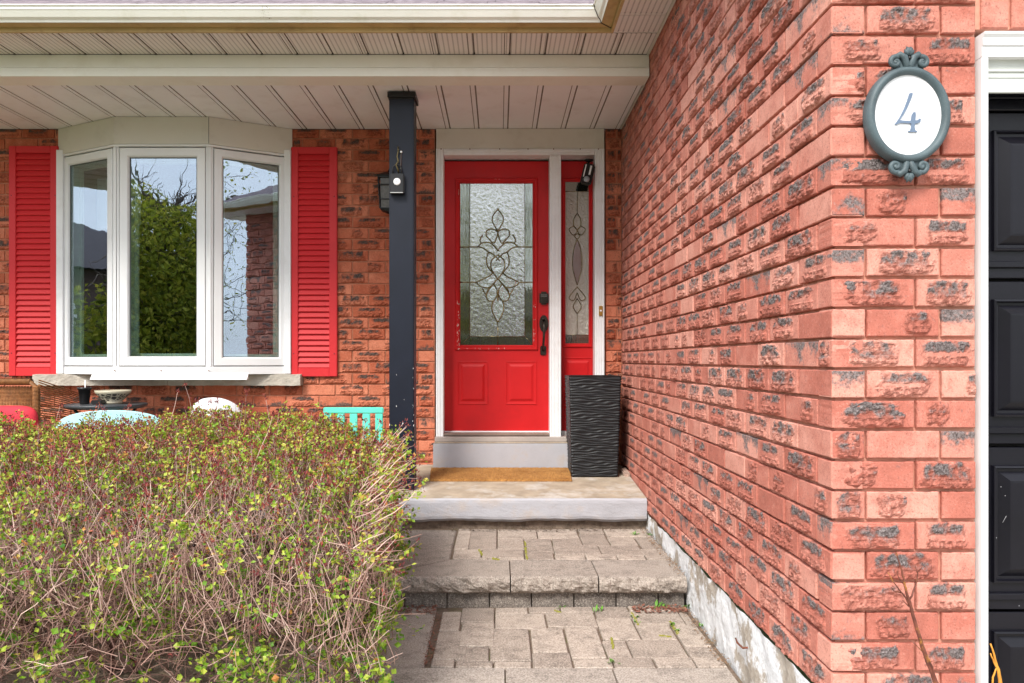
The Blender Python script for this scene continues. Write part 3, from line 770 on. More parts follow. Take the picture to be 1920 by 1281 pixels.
for A, sgn in ((A1, -1), (A2, 1)):
    g.box(A.x-0.012, A.x+0.012, YBF-0.004, YBF+0.03, bz0+0.004, bz1-0.013)
g.build('corner_post', M_white, bw, 0.004, 2)
g = MB(); g.box(WX0-0.006, WX0+0.045, YB-0.045, YB+0.05, bz0-0.05, wz(284, YB)).box(WX1-0.045, WX1+0.004, YB-0.045, YB+0.05, bz0-0.05, wz(284, YB)); g.build('side_casing', M_whitep, bw, 0.003)
g = MB(); g.add([(A0.x, YB+0.02, bz0-0.04), (A1.x, YBF+0.004, bz0-0.04), (A2.x, YBF+0.004, bz0-0.04), (A3.x, YB+0.02, bz0-0.04)], [(0, 1, 2, 3)]); g.add([(A0.x, YB+0.02, bz0+0.002), (A1.x, YBF+0.07, bz0+0.002), (A2.x, YBF+0.07, bz0+0.002), (A3.x, YB+0.02, bz0+0.002)], [(0, 1, 2, 3)]); g.build('seat_board', M_white, bw)
# room behind the window
rm = MB(); x0, x1, y0, y1, z0, z1 = WX0-1.2, WX1+1.2, YB+0.26, 9.3, H-0.8, H+1.9
rm.add([(x0, y0, z0), (x1, y0, z0), (x1, y1, z0), (x0, y1, z0), (x0, y0, z1), (x1, y0, z1), (x1, y1, z1), (x0, y1, z1)], [(0, 1, 2, 3), (4, 7, 6, 5), (3, 2, 6, 7), (0, 3, 7, 4), (1, 5, 6, 2)])
o = rm.build('living_room', M_dark); tag(o, kind='structure')
rm = MB(); rm.box(DX0-0.05, DX1+0.05, YB+0.14, YB+2.2, H-0.62, H+1.75); tag(rm.build('hallway', M_dark), kind='structure')
T0 = A0 + (A1-A0)*0.12; T1 = A0 + (A1-A0)*0.92
g = MB(); nn = Vector((0.12, 0.20)); g.add([(T0.x+nn.x, T0.y+nn.y, wz(415, 5.4)), (T1.x+nn.x, T1.y+nn.y, wz(415, 5.4)), (T1.x+nn.x, T1.y+nn.y, wz(325, 5.4)), (T0.x+nn.x, T0.y+nn.y, wz(312, 5.4)),
   (T0.x+nn.x, T0.y+nn.y+0.004, wz(415, 5.4)), (T1.x+nn.x, T1.y+nn.y+0.004, wz(415, 5.4)), (T1.x+nn.x, T1.y+nn.y+0.004, wz(325, 5.4)), (T0.x+nn.x, T0.y+nn.y+0.004, wz(312, 5.4))],
   [(0, 1, 2, 3), (4, 7, 6, 5), (0, 4, 5, 1)])
o = g.build('reflection_panel', mat('pale grey blind', (0.50, 0.53, 0.60), 0.8)); tag(o, 'pale grey roller blind half lowered behind the left bay pane', 'blind')  # added panel, imitates the pale reflection in the left pane
# stone ledge
g = MB()
def stone(x0, x1):
    z0, z1 = SZ0+0.002, SZ1+0.010; y0 = 5.525
    n1 = 40; rows = []
    for k in range(7):
        t = k/6; rows.append([(x0+(x1-x0)*j/n1, y0 + 0.005*fbm(x0+(x1-x0)*j/n1, t*0.07, 4, 22, 3), z0+(z1-z0)*t + (0.003*fbm(x0+(x1-x0)*j/n1, 2, 6, 18, 2) if k in (0, 6) else 0)) for j in range(n1+1)])
    rows.append([(p[0], YB+0.06, z1+0.012) for p in rows[-1]]); rows.insert(0, [(p[0], YB+0.06, z0) for p in rows[0]])
    vs = [p for r in rows for p in r]; n = n1+1; m = len(rows)
    fs = [(i*n+j, i*n+j+1, (i+1)*n+j+1, (i+1)*n+j) for i in range(m-1) for j in range(n1)]
    fs += [tuple(i*n for i in range(m)), tuple(reversed([i*n+n1 for i in range(m)]))]
    g2 = MB(); g2.add(vs, fs); return g2
led = thing('window_ledge', ((SX0+SX1)/2, 5.55, SZ0), 'rough grey stone ledge under the bay window', 'window ledge')
xm = wx(317, 5.55)
stone(SX0, xm-0.002).build('stone', M_stone, led); stone(xm+0.002, SX1).build('stone', M_stone, led)

# ---------------------------------------------------------------- shutters
def shutter(x0, x1, z0, z1, label):
    t = thing('window_shutter', ((x0+x1)/2, YB, z0), label, 'shutter', 'red louvred shutters beside the bay window')
    y0 = YB-0.030; fw = 0.055; mid = []
    xm0, xm1 = x0+0.052, x1-0.058
    g = MB(); g.box(x0, xm0, y0, YB-0.002, z0, z1); g.build('stile', M_shut, t, 0.003, 2)
    g = MB(); g.box(xm1, x1, y0, YB-0.002, z0, z1); g.build('stile', M_shut, t, 0.003, 2)
    g = MB(); g.box(xm0+0.0005, xm1-0.0005, y0+0.001, YB-0.002, z1-0.05, z1); g.build('rail', M_shut, t, 0.002)
    g = MB(); g.box(xm0+0.0005, xm1-0.0005, y0+0.001, YB-0.002, z0, z0+0.062); g.build('rail', M_shut, t, 0.002)
    g = MB(); g.box(xm0, xm1, YB-0.006, YB-0.003, z0+0.06, z1-0.05); g.build('back_panel', M_shut, t)
    L = xm1-xm0-0.001; n = 38; zz0 = z0+0.064; p = (z1-0.052-zz0)/n
    g = MB(); g.add([(-L/2, 0.022, p*0.98), (L/2, 0.022, p*0.98), (L/2, 0.004, 0.004), (-L/2, 0.004, 0.004), (-L/2, 0.007, -0.001), (L/2, 0.007, -0.001), (L/2, 0.0225, -0.001), (-L/2, 0.0225, -0.001)],
                    [(0, 3, 2, 1), (3, 4, 5, 2), (4, 7, 6, 5), (0, 7, 4, 3), (1, 2, 5, 6)])
    me = g.mesh('louver'); me.materials.append(M_shut); inv = world_inv(t)
    for i in range(n):
        o = bpy.data.objects.new('louver', me); C.objects.link(o); o.location = ((xm0+xm1)/2, y0, zz0+i*p); o.parent = t; o.matrix_parent_inverse = inv
    for (sx, sz) in ((x0+0.02, z1-0.37), (x1-0.02, z1-0.37), (x0+0.02, z0+0.17), (x1-0.02, z0+0.17)):
        g = MB(); g.lathe((sx, y0, sz), [(0.0, 0.002), (0.004, 0.002), (0.005, 0)], 10, Matrix.Rotation(R(90), 4, 'X'))
        g.build('screw', mat('dark red screw', (0.2, 0.01, 0.02), 0.5), t)
shutter(wx(17, 5.575), wx(109, 5.575), wz(705, 5.575), wz(274, 5.575), 'faded red louvred shutter on the left of the bay window')
shutter(wx(546, 5.575), wx(632, 5.575), wz(706, 5.575), wz(276, 5.575), 'red louvred shutter between the bay window and the dark post')

# ---------------------------------------------------------------- front door
YC = 5.56; YD = 5.68
fd = thing('front_door', (wx(932, YD), YD, wz(810, YD)), 'red front door with oval leaded glass, white frame and narrow sidelight', 'door')
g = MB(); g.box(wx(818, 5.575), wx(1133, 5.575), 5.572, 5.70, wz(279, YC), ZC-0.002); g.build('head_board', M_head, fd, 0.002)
# casings with flutes
def casing(px0, px1, py0, py1, y, flutes, name='casing', m=M_whitep, depth=0.16):
    x0, x1 = wx(px0, y), wx(px1, y); z1, z0 = wz(py0, y), wz(py1, y); g = MB()
    prof = [(x0, y+0.012), (x0, y+0.003), (x0+0.004, y)]; w = x1-x0
    for f in flutes:
        c = x0 + f*w; prof += [(c-0.0045, y), (c-0.003, y+0.005), (c+0.003, y+0.005), (c+0.0045, y)]
    prof += [(x1-0.004, y), (x1, y+0.003), (x1, y+depth), (x0, y+depth)]
    k = len(prof); vs = [(a, b_, z0) for a, b_ in prof] + [(a, b_, z1) for a, b_ in prof]
    fs = [tuple(range(k)), tuple(reversed(range(k, 2*k)))] + [(i, (i+1) % k, k+(i+1) % k, k+i) for i in range(k)]
    g.add(vs, fs); return g.build(name, m, fd)
casing(817.5, 831.5, 279, 823, YC, (0.3, 0.62))
casing(1115.5, 1133.5, 279, 702+140, YC, (0.25, 0.5, 0.75))
casing(1031, 1052, 291, 821, YC-0.012, (0.2, 0.5, 0.8), 'mullion', M_whitep, 0.15)
g = MB(); xh0, xh1 = wx(832, YC), wx(1115, YC)
g.box(xh0, xh1, YC, YC+0.16, wz(290.5, YC), wz(279, YC)); g.box(xh0+0.03, xh1-0.03, YC-0.008, YC-0.0005, wz(287, YC), wz(281.5, YC)); g.build('head_trim', M_whitep, fd, 0.002)
g = MB(); g.box(wx(831, YC), wx(1030, YC), YC+0.004, YD-0.005, wz(817, YC), wz(813, YC)); g.build('threshold', mat('bronze threshold', (0.22, 0.16, 0.13), 0.5, 0.2), fd, 0.001)
g = MB(); g.box(wx(816, 5.54), wx(1133, 5.54), 5.50, 5.74, zs1+0.002, wz(819, 5.54)); g.build('aluminium_sill', mat('grey sill', (0.38, 0.33, 0.30), 0.5), fd, 0.003)
g = MB(); g.box(wx(832, YD), wx(1031, YD), YD-0.016, YD-0.002, wz(817, YD), wz(808, YD)); g.box(wx(1052, YD), wx(1116, YD), YD-0.016, YD-0.002, wz(817, YD), wz(808, YD)); g.build('weather_strip', M_white, fd, 0.002)
def dr(mb, px0, px1, py0, py1, y0, y1): mb.box(wx(px0, y0), wx(px1, y0), y0, y1, wz(py1, y0), wz(py0, y0))
g = MB(); dr(g, 832, 862, 303, 808, YD, YD+0.045); dr(g, 1000, 1031, 303, 808, YD, YD+0.045); dr(g, 862.01, 999.99, 303, 344, YD, YD+0.045); dr(g, 862.01, 999.99, 648, 808, YD, YD+0.045)
slab_d = g.build('door_leaf', M_red, fd)
g = MB(); xa, xb, za, zb_ = wx(853, YD), wx(1008.5, YD), wz(657, YD), wz(334, YD)
g.rings(xa, xb, za, zb_, [(0, YD-0.0005), (0.0, YD-0.006), (0.006, YD-0.013), (0.014, YD-0.014), (0.020, YD-0.010), (0.028, YD-0.012), (0.036, YD-0.004), (0.0405, YD+0.006), (0.0405, YD+0.02)], cap=False); g.build('glass_moulding', M_red, slab_d)
rp = [(0, YD-0.0008), (0.0, YD-0.004), (0.006, YD-0.005), (0.010, YD+0.003-0.005), (0.016, YD-0.0012), (0.026, YD-0.0012), (0.042, YD-0.009), (0.05, YD-0.0095)]
for (p0, p1) in ((858, 915), (948, 1006.5)):
    g = MB(); g.rings(wx(p0, YD), wx(p1, YD), wz(758.5, YD), wz(677, YD), rp); g.build('raised_panel', M_red, slab_d)
# chips in the red paint
g = MB(); rr = random.Random(21)
def chip(px, py, y, s):
    p = W(px, py, y); k = 5; pts = [(p.x+s*rr.uniform(.5, 1)*math.cos(2*math.pi*i/k)*0.7, y, p.z+s*rr.uniform(.5, 1.3)*math.sin(2*math.pi*i/k)*rr.uniform(1, 2.2)) for i in range(k)]
    g.add(pts, [tuple(range(k))])
for i in range(34): chip(rr.choice((857.5, 859.5, 861)), 560+95*rr.random()**0.7, YD-0.0145, rr.uniform(0.002, 0.0055))
for i in range(16): chip(rr.choice((1001, 1003.5)), 560+80*rr.random(), YD-0.0145, rr.uniform(0.0015, 0.004))
for i in range(14): chip(rr.uniform(862, 950), 652.5+rr.random()*2, YD-0.0145, rr.uniform(0.0015, 0.0035))
for i in range(6): chip(rr.uniform(925, 938), 336, YD-0.0145, 0.002)
for i in range(5): chip(860, 355+rr.random()*12, YD-0.0145, 0.003)
g.build('paint_chips', mat('bare chip', (0.72, 0.60, 0.55), 0.7), slab_d)['kind'] = 'stuff'
# leaded glass
YG_ = YD + 0.008
def pane(px0, px1, py0, py1, m, name='pane', y=None, parent=slab_d):
    g = MB(); y = y or YG_; g.box(wx(px0, y), wx(px1, y), y, y+0.004, wz(py1, y), wz(py0, y)); return g.build(name, m, parent)
pane(881, 984, 344, 631, M_tex)
pane(861, 880.6, 344, 650, M_clearg); pane(984.4, 1001, 344, 650, M_clearg); pane(881, 984, 631.4, 650, M_clearg)
def cv(pts, y): return [W(p[0], p[1], y) for p in pts]
def smooth(pts, n=5):
    out = []; P = [Vector(p).to_3d() for p in pts]; k = len(P)
    for i in range(k-1):
        p0, p1, p2, p3 = P[max(i-1, 0)], P[i], P[i+1], P[min(i+2, k-1)]
        for j in range(n):
            t = j/n; out.append(0.5*((2*p1)+(-p0+p2)*t+(2*p0-5*p1+4*p2-p3)*t*t+(-p0+3*p1-3*p2+p3)*t**3))
    out.append(P[-1]); return [(q.x, q.y) for q in out]
half = [[(935, 391), (924.5, 404), (923.6, 416), (933.6, 433.5)],
 [(933.6, 436), (928, 431), (919, 429.5), (912, 433.5), (911.7, 441.4), (916, 447), (925.6, 456), (930.4, 447), (933.6, 436)],
 [(896.4, 462.7), (903, 456), (916, 454.7), (924, 459), (935, 470.6)], [(896.4, 462.7), (906, 465), (916, 472.5), (925, 477), (937, 489)],
 [(916, 472), (912, 486), (914, 499), (924, 512)], [(933, 478), (922, 488), (921, 503), (933, 524)],
 [(924, 512), (913.8, 519.7), (894.5, 529.3), (903.4, 537.5), (916.7, 539), (924, 533), (933, 522.6)],
 [(904, 540.4), (910.8, 551.6), (915, 543.4), (924, 533)],
 [(924, 533.8), (913.8, 547.8), (911.6, 556.7), (916.7, 564), (925.6, 563.4), (931.6, 553.8), (931.6, 543.4), (925.6, 533)],
 [(926, 562), (922, 573), (924, 586.4), (933, 604.2)], [(933, 545), (933, 565)],
 [(896.4, 463), (863, 463.5)], [(894.5, 529.3), (863, 529.3)], [(905, 440), (900, 450), (903, 457)]]
g = MB(); yc = YG_ - 0.003
for c in half:
    sm = smooth(c)
    g.tube([W(a, b_, yc) for a, b_ in sm], 0.0052, 6)
    g.tube([W(933.3*2-a - (0 if abs(a-863) > 0.1 else 0), b_, yc) for a, b_ in sm], 0.0052, 6)
g.tube(cv([(933.3, 604), (933.3, 648)], yc), 0.003, 6)
for seg in ([(881, 344), (881, 631), (984, 631), (984, 344)], [(881, 631), (864, 648)], [(984, 631), (1000, 648)]): 
    for i in range(len(seg)-1): g.tube(cv(seg[i:i+2], yc), 0.0025, 6)
g.build('came', M_came, slab_d)
# bevelled petals filled with clearer glass
g = MB(); yp = YG_ - 0.0015
for c in (half[1], half[6], half[8]):
    for s in (0, 1):
        sm = smooth(c, 3); pts = [W((933.3*2-a) if s else a, b_, yp) for a, b_ in sm][:-1]
        if s: pts.reverse()
        g.add(pts, [tuple(range(len(pts)))])
for c in (half[0], half[9], half[5]):
    sm = smooth(c, 3); pts = [W(a, b_, yp) for a, b_ in sm] + [W(933.3*2-a, b_, yp) for a, b_ in reversed(sm)][1:-1]
    g.add(pts, [tuple(range(len(pts)))])
g.build('bevelled_glass', M_bevelg, slab_d)
# sidelight
g = MB(); dr(g, 1052, 1060, 303, 808, YD, YD+0.045); dr(g, 1104, 1116, 303, 808, YD, YD+0.045); dr(g, 1060.01, 1103.99, 303, 341, YD, YD+0.045); dr(g, 1060.01, 1103.99, 644, 808, YD, YD+0.045)
sl_ = g.build('sidelight', M_red, fd)
g = MB(); g.rings(wx(1054.5, YD), wx(1111, YD), wz(652, YD), wz(334, YD), [(0, YD-0.0005), (0.0, YD-0.005), (0.006, YD-0.011), (0.012, YD-0.012), (0.018, YD-0.006), (0.022, YD+0.006), (0.022, YD+0.02)], cap=False); g.build('glass_moulding', M_red, sl_)
g = MB(); g.rings(wx(1056, YD), wx(1111, YD), wz(755, YD), wz(670, YD), rp); g.build('raised_panel', M_red, sl_)
pane(1059, 1104.5, 359, 628, M_sideg, parent=sl_); pane(1059, 1104.5, 340, 358.6, M_clearg, parent=sl_); pane(1059, 1104.5, 628.4, 646, M_clearg, parent=sl_)
g = MB(); ys_ = YG_-0.003; cxm = 1082.3
hs = [[(1082.3, 400), (1076, 411), (1076, 423), (1082, 431)], [(1076, 424), (1067, 430), (1075, 441), (1082, 432), (1076, 424)],
      [(1082.5, 448), (1075.5, 470), (1074, 502), (1082.3, 535)], [(1082.3, 538), (1067, 558), (1076, 563), (1082, 549)], [(1082.3, 560), (1074.6, 575), (1082.3, 588)], [(1082.3, 438), (1077.5, 443), (1082.3, 448.5)]]
for c in hs:
    sm = smooth(c)
    g.tube([W(a, b_, ys_) for a, b_ in sm], 0.0032, 6); g.tube([W(cxm*2-a, b_, ys_) for a, b_ in sm], 0.0032, 6)
g.tube(cv([(cxm, 359), (cxm, 400)], ys_), 0.002, 6); g.tube(cv([(cxm, 588), (cxm, 628)], ys_), 0.002, 6)
for yy in (359, 628): g.tube(cv([(1060, yy), (1104, yy)], ys_), 0.002, 6)
g.build('came', M_came, sl_)
g = MB(); sm = smooth(hs[2], 3); pts = [W(a, b_, YG_-0.0015) for a, b_ in sm] + [W(cxm*2-a, b_, YG_-0.0015) for a, b_ in reversed(sm)][1:-1]
g.add(pts, [tuple(range(len(pts)))]); g.build('bevelled_glass', glass_mat('smoky plum glass', 0.2, (0.8, 0.7, 0.7), 0.1, 40, 0.5, 0.004, (0.10, 0.07, 0.06)), sl_)
g = MB()
for px in (827, 881, 937, 990, 1038, 1088, 1122): g.cbox(W(px, 279.5, 5.557), (0.007, 0.004, 0.007))
g.build('nail_heads', M_rust, fd)['kind'] = 'stuff'
# hardware
dl = MB(); p0 = W(1019.5, 559.5, YD); dl.box(p0.x-0.034, p0.x+0.034, YD-0.028, YD-0.001, p0.z-0.050, p0.z+0.050); lk = dl.build('keypad_lock', M_bronze, fd, 0.018, 4)
g = MB()
for j in range(2):
    for i in range(5): g.cbox((p0.x-0.020+0.010*i, YD-0.0288, p0.z+0.024-0.010*j), (0.006, 0.001, 0.003))
g.build('keypad_marks', mat('grey print', (0.4, 0.4, 0.4), 0.5), lk)
g = MB(); p1 = W(1019.5, 607, YD); pts = [(p1.x+0.034*math.cos(a)*(1 if abs(math.sin(a)) < .9 else 0.8), p1.z+0.066*math.sin(a)) for a in np.linspace(0, 2*math.pi, 20, endpoint=False)]
g.prism(pts, YD-0.012, YD-0.001); hp = g.build('handle_plate', M_bronze, fd, 0.004, 2)
g = MB(); p2 = W(1018.5, 656, YD); g.box(p2.x-0.023, p2.x+0.023, YD-0.012, YD-0.001, p2.z-0.042, p2.z+0.030); g.build('lower_plate', M_bronze, fd, 0.010, 3)
g = MB(); g.tube([W(1019.5, 603, YD-0.012), W(1019.5, 606, YD-0.045), W(1020.5, 614, YD-0.060), W(1020, 628, YD-0.062), W(1019, 644, YD-0.052), W(1018.5, 654, YD-0.03), W(1018.5, 657, YD-0.008)], [0.012, 0.011, 0.011, 0.009, 0.0085, 0.009, 0.011], 12)
g.tube([W(1018, 597, YD-0.01), W(1018, 596, YD-0.05), W(1018, 600, YD-0.062)], [0.008, 0.010, 0.004], 10); g.build('grip', M_bronze, fd)
g = MB(); c = W(1126.5, 583, YC-0.004); g.cbox(c, (0.028, 0.010, 0.074)); db = g.build('doorbell', M_brass, None, 0.003, 2); tag(db, 'small brass doorbell on the white trim right of the sidelight', 'doorbell')
g = MB(); g.lathe((c.x, c.y-0.005, c.z), [(0, 0.003), (0.006, 0.003), (0.008, 0)], 14, Matrix.Rotation(R(90), 4, 'X')); g.build('button', M_white, db)
# security camera under the head trim
sc = thing('security_camera', W(1100, 300, 5.56), 'black security camera with white strips hanging under the door head', 'camera')
g = MB(); c = W(1104, 300, 5.58); g.lathe((c.x, c.y, c.z-0.004), [(0.005, -0.018), (0.012, -0.012), (0.034, -0.004), (0.036, 0.004)], 20); g.tube([(c.x, c.y, c.z-0.01), (c.x-0.004, c.y-0.008, c.z-0.045)], 0.009, 10); g.build('mount', M_plast, sc)
T = Matrix.Translation(W(1102, 326, 5.545)) @ Matrix.Rotation(R(14), 4, 'Y') @ Matrix.Rotation(R(-12), 4, 'X')
g = MB(); g.box(-0.042, 0.042, -0.03, 0.03, -0.085, 0.075, T); g.build('camera_body', M_plast, sc, 0.012, 3)
g = MB(); g.box(-0.032, -0.024, -0.0325, -0.029, -0.045, 0.055, T); g.box(0.004, 0.018, -0.0325, -0.029, -0.02, 0.055, T); g.build('light_strip', M_white, sc, 0.001)
g = MB(); g.lathe(tuple(T @ Vector((0.0, -0.030, -0.058))), [(0.0, 0.012), (0.012, 0.010), (0.021, 0.004), (0.024, -0.002)], 20, Matrix.Rotation(R(14), 4, 'Y') @ Matrix.Rotation(R(78), 4, 'X')); g.build('lens', mat('grey lens dome', (0.35, 0.38, 0.42), 0.15), sc)

# wall lantern, half behind the post
c = W(732, 358, 5.50)
wl_ = thing('wall_lantern', (c.x, YB, c.z), 'black glass wall lantern on the brick, half hidden behind the post', 'lantern')
g = MB(); g.box(c.x-0.045, c.x+0.045, YB-0.02, YB-0.001, c.z-0.02, c.z+0.16); g.tube([(c.x, YB-0.02, c.z+0.13), (c.x, 5.52, c.z+0.17), (c.x, 5.49, c.z+0.125)], 0.007, 8); g.build('bracket', M_black, wl_, 0.002)
g = MB(); lw = 0.075; yl = 5.49
for sx in (-1, 1):
    for sy in (-1, 1): g.bar((c.x+sx*lw*0.85, yl+sy*lw*0.8, c.z-0.14), (c.x+sx*lw, yl+sy*lw, c.z+0.085), 0.010, 0.010)
for zz, k in ((-0.14, 0.85), (-0.075, 0.9), (0.03, 0.97), (0.085, 1.0)):
    for (a0, a1) in (((-1, -1), (1, -1)), ((1, -1), (1, 1)), ((1, 1), (-1, 1)), ((-1, 1), (-1, -1))):
        g.bar((c.x+a0[0]*lw*k, yl+a0[1]*lw*k, c.z+zz), (c.x+a1[0]*lw*k, yl+a1[1]*lw*k, c.z+zz), 0.007, 0.007)
g.build('cage', M_black, wl_)
g = MB(); g.lathe((c.x, yl, c.z+0.09), [(lw*1.62, 0.0), (lw*1.6, 0.008), (lw*0.75, 0.035), (lw*0.3, 0.045), (0.01, 0.07)], 4, Matrix.Rotation(R(45), 4, 'Z')); g.build('lantern_cap', M_black, wl_)
g = MB(); g.lathe((c.x, yl, c.z-0.178), [(0.008, 0.0), (0.03, 0.012), (lw*1.2, 0.035)], 4, Matrix.Rotation(R(45), 4, 'Z')); g.build('lantern_base', M_black, wl_)
g = MB(); g.box(c.x-lw*0.84, c.x+lw*0.84, yl-lw*0.82, yl+lw*0.82, c.z-0.138, c.z+0.083); g.build('lantern_glass', mat('seeded lantern glass', (0.10, 0.095, 0.08), 0.25, 0.3, 40, 0.4, 60), wl_)

# doormat, planter, stick ------------------------------------------------------
m, nt, b_ = nodemat('coir mat'); v, _ = coords(nt); n1 = noise_(nt, v, 9, 5, 0.7); n2 = noise_(nt, v, 190, 4, 0.8); n3 = noise_(nt, v, 60, 4, 0.7)
cc_ = ramp(nt, n1, [(0.32, (0.33, 0.145, 0.035)), (0.68, (0.56, 0.28, 0.08))]); cc_ = mixc(nt, ramp(nt, n2, [(0.38, 0.8), (0.52, 0.0)]), cc_, (0.16, 0.065, 0.012))
cc_ = mixc(nt, ramp(nt, n3, [(0.6, 0.0), (0.75, 0.3)]), cc_, (0.20, 0.10, 0.04)); nt.links.new(cc_, b_.inputs['Base Color']); b_.inputs['Roughness'].default_value = 1.0; bump(nt, b_, n2, 1.0, 0.008)
M_coir = m
ym0, ym1 = 5.05, 5.43; 
g = MB(); nxm, nym = 150, 50; top = []
xl0, xr0 = wx(805, ym0), wx(1073, ym0); xl1, xr1 = wx(808, ym1), wx(1069, ym1)
rr = random.Random(9)
for i in range(nym+1):
    for j in range(nxm+1):
        u, w = j/nxm, i/nym; y = ym0 + (ym1-ym0)*w; xa_ = xl0+(xl1-xl0)*w; xb_ = xr0+(xr1-xr0)*w
        e = (i in (0, nym)) or (j in (0, nxm))
        top.append((xa_+(xb_-xa_)*u + rr.uniform(-1, 1)*0.0025, y + rr.uniform(-1, 1)*0.003, slabz(y) + (0.001 if e else 0.013 + rr.uniform(0, 0.005))))
n = nxm+1; g.add(top, [(i*n+j, i*n+j+1, (i+1)*n+j+1, (i+1)*n+j) for i in range(nym) for j in range(nxm)])
tag(g.build('doormat', M_coir), 'plain orange brown coir doormat on the slab before the step', 'doormat')

YPL = 5.16; zb0 = slabz(5.25)
sp_ = YPL/F
bx0, bx1, tx0, tx1 = wx(1071, YPL), wx(1160, YPL), wx(1066.5, YPL), wx(1166, YPL); zt0 = wz(705.5, YPL)
pl_ = thing('tall_planter', ((bx0+bx1)/2, YPL+0.16, zb0), 'tall black tapered planter with rippled sides right of the door', 'planter')
g = MB(); NR = 300; cxp0 = (bx0+bx1)/2; cxp1 = (tx0+tx1)/2; hw0 = (bx1-bx0)/2; hw1 = (tx1-tx0)/2; NS = 30
vs = []
for i in range(NR+1):
    t = i/NR; z = zb0 + 0.003 + (zt0-zb0-0.003)*t; hwid = hw0+(hw1-hw0)*t; cx_ = cxp0+(cxp1-cxp0)*t; cy_ = YPL + 0.175
    for side in range(4):
        for j in range(NS):
            u = -1 + 2*j/NS
            if side == 0: p = (u, -1)
            elif side == 1: p = (1, u)
            elif side == 2: p = (-u, 1)
            else: p = (-1, -u)
            a_ = side*2 + u
            w = 0.0 if i < 2 or i > NR-6 else 0.0027*math.sin(2*math.pi*(t*36 + 0.26*math.sin(a_*3.1+2.4*math.sin(t*19)) + 0.20*math.sin(a_*7.3 + 2.8*math.sin(t*41+1))) )
            k = hwid + w - 0.004
            vs.append((cx_ + p[0]*k, cy_ + p[1]*k, z))
n = 4*NS; fs = [(i*n+j, i*n+(j+1) % n, (i+1)*n+(j+1) % n, (i+1)*n+j) for i in range(NR) for j in range(n)]
g.add(vs, fs, True); o = g.build('planter_wall', mat('charcoal resin', (0.011, 0.012, 0.014), 0.48, 0.2, 10, 0.1, 100, 0.35), pl_)
g = MB(); g.rings(-hw1, hw1, -hw1, hw1, [(0.004, 0.004), (0.0, 0.0), (0.018, 0.0), (0.020, 0.05), (0.022, 0.06)])
g.v = [(cxp1+x, YPL+0.175+z, zt0 - y + 0.001) for x, y, z in g.v]; g.build('planter_rim', M_plast, pl_)
g = MB(); g.bar(W(1168, 883, 5.34), W(1176, 893, 5.20), 0.045, 0.045); g.bar(W(1172, 878, 5.45), W(1177, 894, 5.19), 0.02, 0.02)
tag(g.build('wood_offcut', mat('weathered offcut', (0.42, 0.30, 0.24), 0.9, 0.3, 50, 0.5, 80), None, 0.006, 2), 'small weathered wood offcut lying behind the black planter', 'wood offcut')
# litter between planter and wall and along the foot of the steps
def litter(name, boxes, n, label, cols, seed, size=0.009):
    rr = random.Random(seed); g = MB()
    for i in range(n):
        (x0, x1, y0, y1, zf_) = rr.choice(boxes); x = rr.uniform(x0, x1); y = rr.uniform(y0, y1); z = zf_(x, y) + rr.random()*0.008
        l = size*rr.uniform(0.4, 1.5); a = rr.uniform(0, 6.28); w = l*rr.uniform(0.2, 0.7); dz = rr.uniform(0, l*0.7)
        ca, sa = math.cos(a), math.sin(a)
        g.add([(x-ca*l, y-sa*l, z), (x-sa*w, y+ca*w, z+0.003), (x+ca*l, y+sa*l, z+dz), (x+sa*w, y-ca*w, z+0.002)], [(0, 1, 2, 3)])
    o = g.build(name, cols); tag(o, label, 'leaf litter', kind='stuff'); return o

# ---------------------------------------------------------------- path and steps
ZU, ZL = H - 1.040, H - 1.19
def gy(py, zrel): return -zrel*F/(py - VY)
path = thing('path', (0.2, 3.4, ZL), None, None); path['kind'] = 'structure'
g = MB(); g.box(-0.60, XW-0.01, 3.66, YSL+0.2, ZU-0.2, ZU-0.012); g.box(-0.85, XW-0.01, 2.75, 3.72, ZL-0.2, ZL-0.011)
M_joint = mat('joint sand', (0.17, 0.125, 0.095), 0.95, 0.3, 60, 0.6, 200, 0.1, dirt=(0.10, 0.12, 0.03), dscale=9, damt=0.6)
g.build('bedding_sand', M_joint, path)
rp_ = random.Random(31)
def paver(x0, x1, y0, y1, z, h=0.06, m=M_pave, name='paver', dz=None):
    if x1-x0 < 0.02 or y1-y0 < 0.02: return
    cx_, cy_ = (x0+x1)/2, (y0+y1)/2; g = MB(); e = 0.0012; j = 0.003
    a, b2 = (x1-x0)/2-e, (y1-y0)/2-e
    q = [(-a+rp_.uniform(0, j), -b2+rp_.uniform(0, j)), (a-rp_.uniform(0, j), -b2+rp_.uniform(0, j)), (a-rp_.uniform(0, j), b2-rp_.uniform(0, j)), (-a+rp_.uniform(0, j), b2-rp_.uniform(0, j))]
    g.add([(x, y, -h) for x, y in q] + [(x, y, rp_.uniform(-0.001, 0.001)) for x, y in q], [(0, 3, 2, 1), (4, 5, 6, 7), (0, 1, 5, 4), (1, 2, 6, 5), (2, 3, 7, 6), (3, 0, 4, 7)])
    me = g.mesh(name, 0.0040, 1); me.materials.append(m); o = bpy.data.objects.new(name, me); C.objects.link(o)
    o.location = (cx_, cy_, z + (rp_.uniform(-0.003, 0.003) if dz is None else dz)); o.rotation_euler = (rp_.uniform(-.008, .008), rp_.uniform(-.008, .008), 0)
    o.parent = path; o.matrix_parent_inverse = world_inv(path); return o
